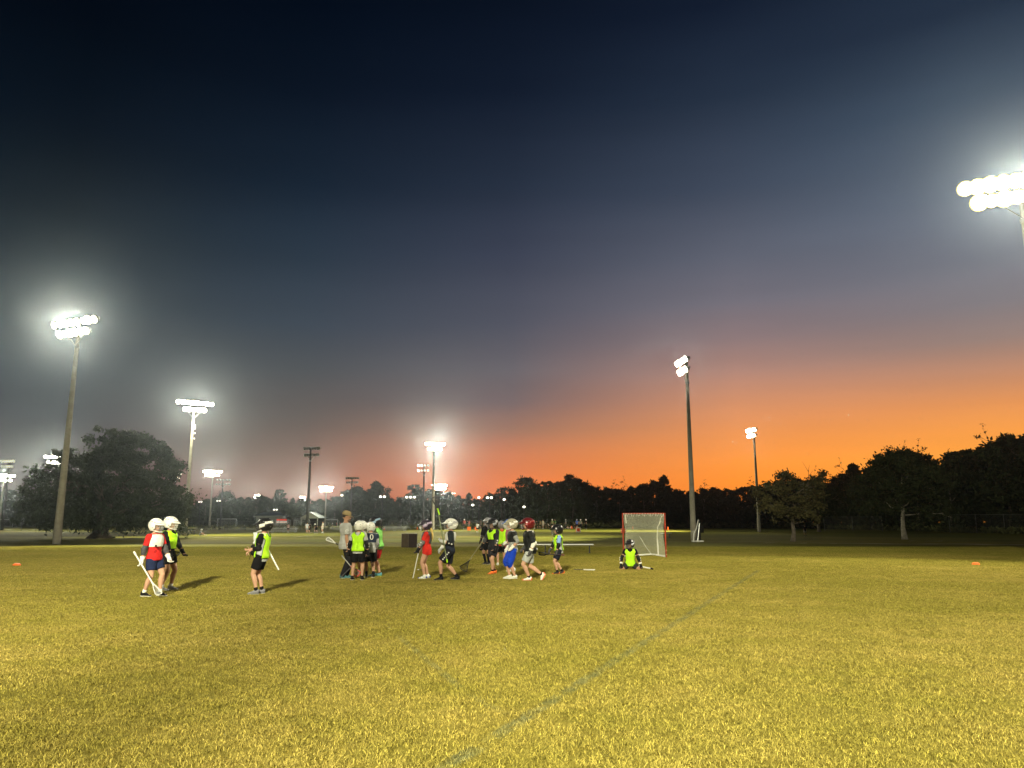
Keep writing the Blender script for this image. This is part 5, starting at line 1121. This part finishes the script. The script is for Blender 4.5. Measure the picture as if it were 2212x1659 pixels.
# ------------------------------------------------------------------ far people
def far_person(px, py, hpx, yaw, top, bottom, label, cap=None, sock=None, stride=.0, legs='shorts', grp='people practising on the far field', skin=0, sit=False, sleeve=.7, bend=0):
    p = G(px, py)
    if 990 < px < 1300 and p.y > 148: p = GD(px, 148 + (p.y - 148) * .1)
    H = max(1.15, min(1.85, hpx * p.y / FPX / 1.0))
    if sit:
        P = Person(label, p, yaw, H, feet=((.42, .08, 0, -30), (.36, -.08, 0, -30)), hands=((.26, .1, .22), (.25, -.1, .22)), hip=.07, lean=12, lo=True, group=grp, skin=skin)
    else:
        P = Person(label, p, yaw, H, feet=((stride, .06, 0, 0), (-stride, -.06, 0, 0)), hands=((.08 + stride * .4, .15, .47), (.1 - stride * .4, -.14, .5)), hip=.515 - stride * .25, lean=bend, head=(0, 0), lo=True, group=grp, skin=skin)
    P.shirt(top, sleeve=sleeve)
    (P.shorts(bottom, .8) if legs == 'shorts' else P.trousers(bottom))
    P.feet(BLK if sock is None else sock, sock, .25)
    if cap is not None: 
        b = MB(); b.ball(P.hc + Vector((0, 0, .012 * H)), (.088 * H, .072 * H, .078 * H), 12, 8); o = link('helmet', b.mesh('helmet', plas('h' + str(cap)[:30], cap), True), P.t)
    else: P.hair((.05, .035, .02))
    return P
FP = [  # x, y, height px (2212 grid), yaw, shirt, bottom, label, helmet, kw
 (1031, 1150, 21, 90, WHT, BLK, 'far person in white shirt and black shorts seen from behind, right of the striding player', None, dict(sock=WHT, stride=.05)),
 (1039, 1142, 17, 200, (.25, .22, .18), DGY, 'far person in brownish shirt right of the white shirted one', None, {}),
 (1046, 1142, 16, 180, (.6, .15, .12), (.2, .2, .2), 'far child in red and white left of the black socks player', None, {}),
 (1003, 1143, 22, 250, (.65, .14, .12), NVY, 'far player in red vest under the crossed poles', WHT, dict(sock=WHT)),
 (1010, 1142, 18, 200, NVY, NVY, 'far player in navy right of the red vest one', None, {}),
 (1014, 1142, 19, 150, (.6, .2, .15), GRY, 'far player in pinkish red vest, rightmost of the trio', None, {}),
 (1143, 1140, 19, 180, (.5, .25, .22), BLK, 'far player in pink shirt just right of the maroon helmet', None, {}),
 (1149, 1139, 17, 170, BLK, DGY, 'far player in black right of the pink one', None, {}),
 (1155, 1139, 19, 200, (.6, .5, .35), (.5, .45, .35), 'far player in cream shirt leaning forward', None, dict(bend=15, sock=WHT)),
 (1162, 1139, 17, 190, BLK, BLK, 'far dark dressed player bending with one arm out', None, dict(bend=20)),
 (1167, 1139, 17, 170, (.3, .25, .12), BLK, 'far player in olive shirt', None, {}),
 (1173, 1139, 19, 250, (.55, .50, .36), (.35, .33, .28), 'far broad person in cream shirt and grey shorts', None, dict(sock=WHT, stride=.05)),
 (1180, 1138, 13, 180, BLK, DGY, 'far black dressed player crouching beside the broad cream one', GRY, dict(bend=30)),
 (1186, 1139, 12, 180, (.6, .55, .5), BLK, 'far crouching player in white', None, dict(bend=35)),
 (1193, 1139, 20, 240, (.25, .30, .12), BLK, 'far player in dark green vest with white helmet', WHT, {}),
 (1199, 1139, 20, 200, (.08, .28, .06), (.06, .10, .05), 'far person in bright green shirt behind the small black helmet', None, {}),
 (1214, 1137, 12, 190, BLK, BLK, 'far small dark child right of the green one', None, {}),
 (1222, 1138, 20, 200, (.25, .28, .30), DGY, 'far person in grey hoodie', GRY, dict(legs='long')),
 (1227, 1138, 11, 200, (.5, .3, .3), WHT, 'far child sitting low in pink', None, dict(sit=True)),
 (1233, 1138, 12, 180, (.6, .45, .42), WHT, 'far small child in pink and white sitting on the grass', None, dict(sit=True)),
 (1241, 1138, 14, 200, (.05, .07, .03), BLK, 'far blond crouching child in dark green beside the cone', None, dict(bend=30)),
 (1246, 1138, 21, 80, (.08, .13, .40), BLK, 'far player in blue with a white arm pad', (.35, .40, .50), {}),
 (1254, 1138, 21, 270, (.16, .17, .13), BLK, 'far player in olive grey with white helmet, standing with legs apart', WHT, dict(stride=.03, legs='long')),
 (1266, 1138, 21, 200, (.04, .025, .02), BLK, 'far player in dark brown with white helmet, rightmost of the far group', WHT, dict(legs='long')),
 (622, 1150, 19, 100, (.62, .42, .38), BLK, 'far child in pale pink shirt in front of the bleachers', None, dict(sock=WHT)),
 (663, 1152, 23, 100, (.40, .42, .42), (.2, .2, .2), 'far player in grey at the foot of the tall dark pole', None, {}),
 (669, 1152, 22, 200, BLK, BLK, 'far player in black beside the grey one under the pole', BLK, {}),
 (683, 1151, 21, 160, BLK, BLK, 'far player in black bending forward left of the coach', WHT, dict(bend=25, stride=.12)),
 (697, 1151, 24, 220, (.58, .55, .46), (.5, .48, .42), 'far person in white clothes just left of the coach', None, dict(sock=WHT)),
 (580, 1153, 25, 200, (.35, .42, .5), BLK, 'far person in pale blue behind the back of the lone player', None, {}),
 (718, 1137.5, 9, 200, WHT, DGY, 'tiny far person in white beside the far pavilion', None, {}),
 (727, 1137.5, 9, 200, (.5, .08, .06), DGY, 'tiny far person in red right of the pavilion', None, {}),
 (735, 1137.5, 9, 150, (.5, .10, .06), DGY, 'tiny far person in orange red left of the tan cap', None, {}),
 (1740, 1158, 24, 80, BLK, (.45, .43, .38), 'person in black top and pale shorts under the dark trees at the right', None, dict(stride=.06, grp=None)),
]
for (x, y, hp, yw, tc_, bc, lab, capc, kw) in FP: far_person(x, y, hp, yw, tc_, bc, lab, capc, **kw)
P = far_person(432, 1157, 26, 10, (.30, .34, .36), (.5, .5, .5), 'player in white helmet sitting on the far grass right of the oak', WHT, sock=WHT, sit=True, grp=None)
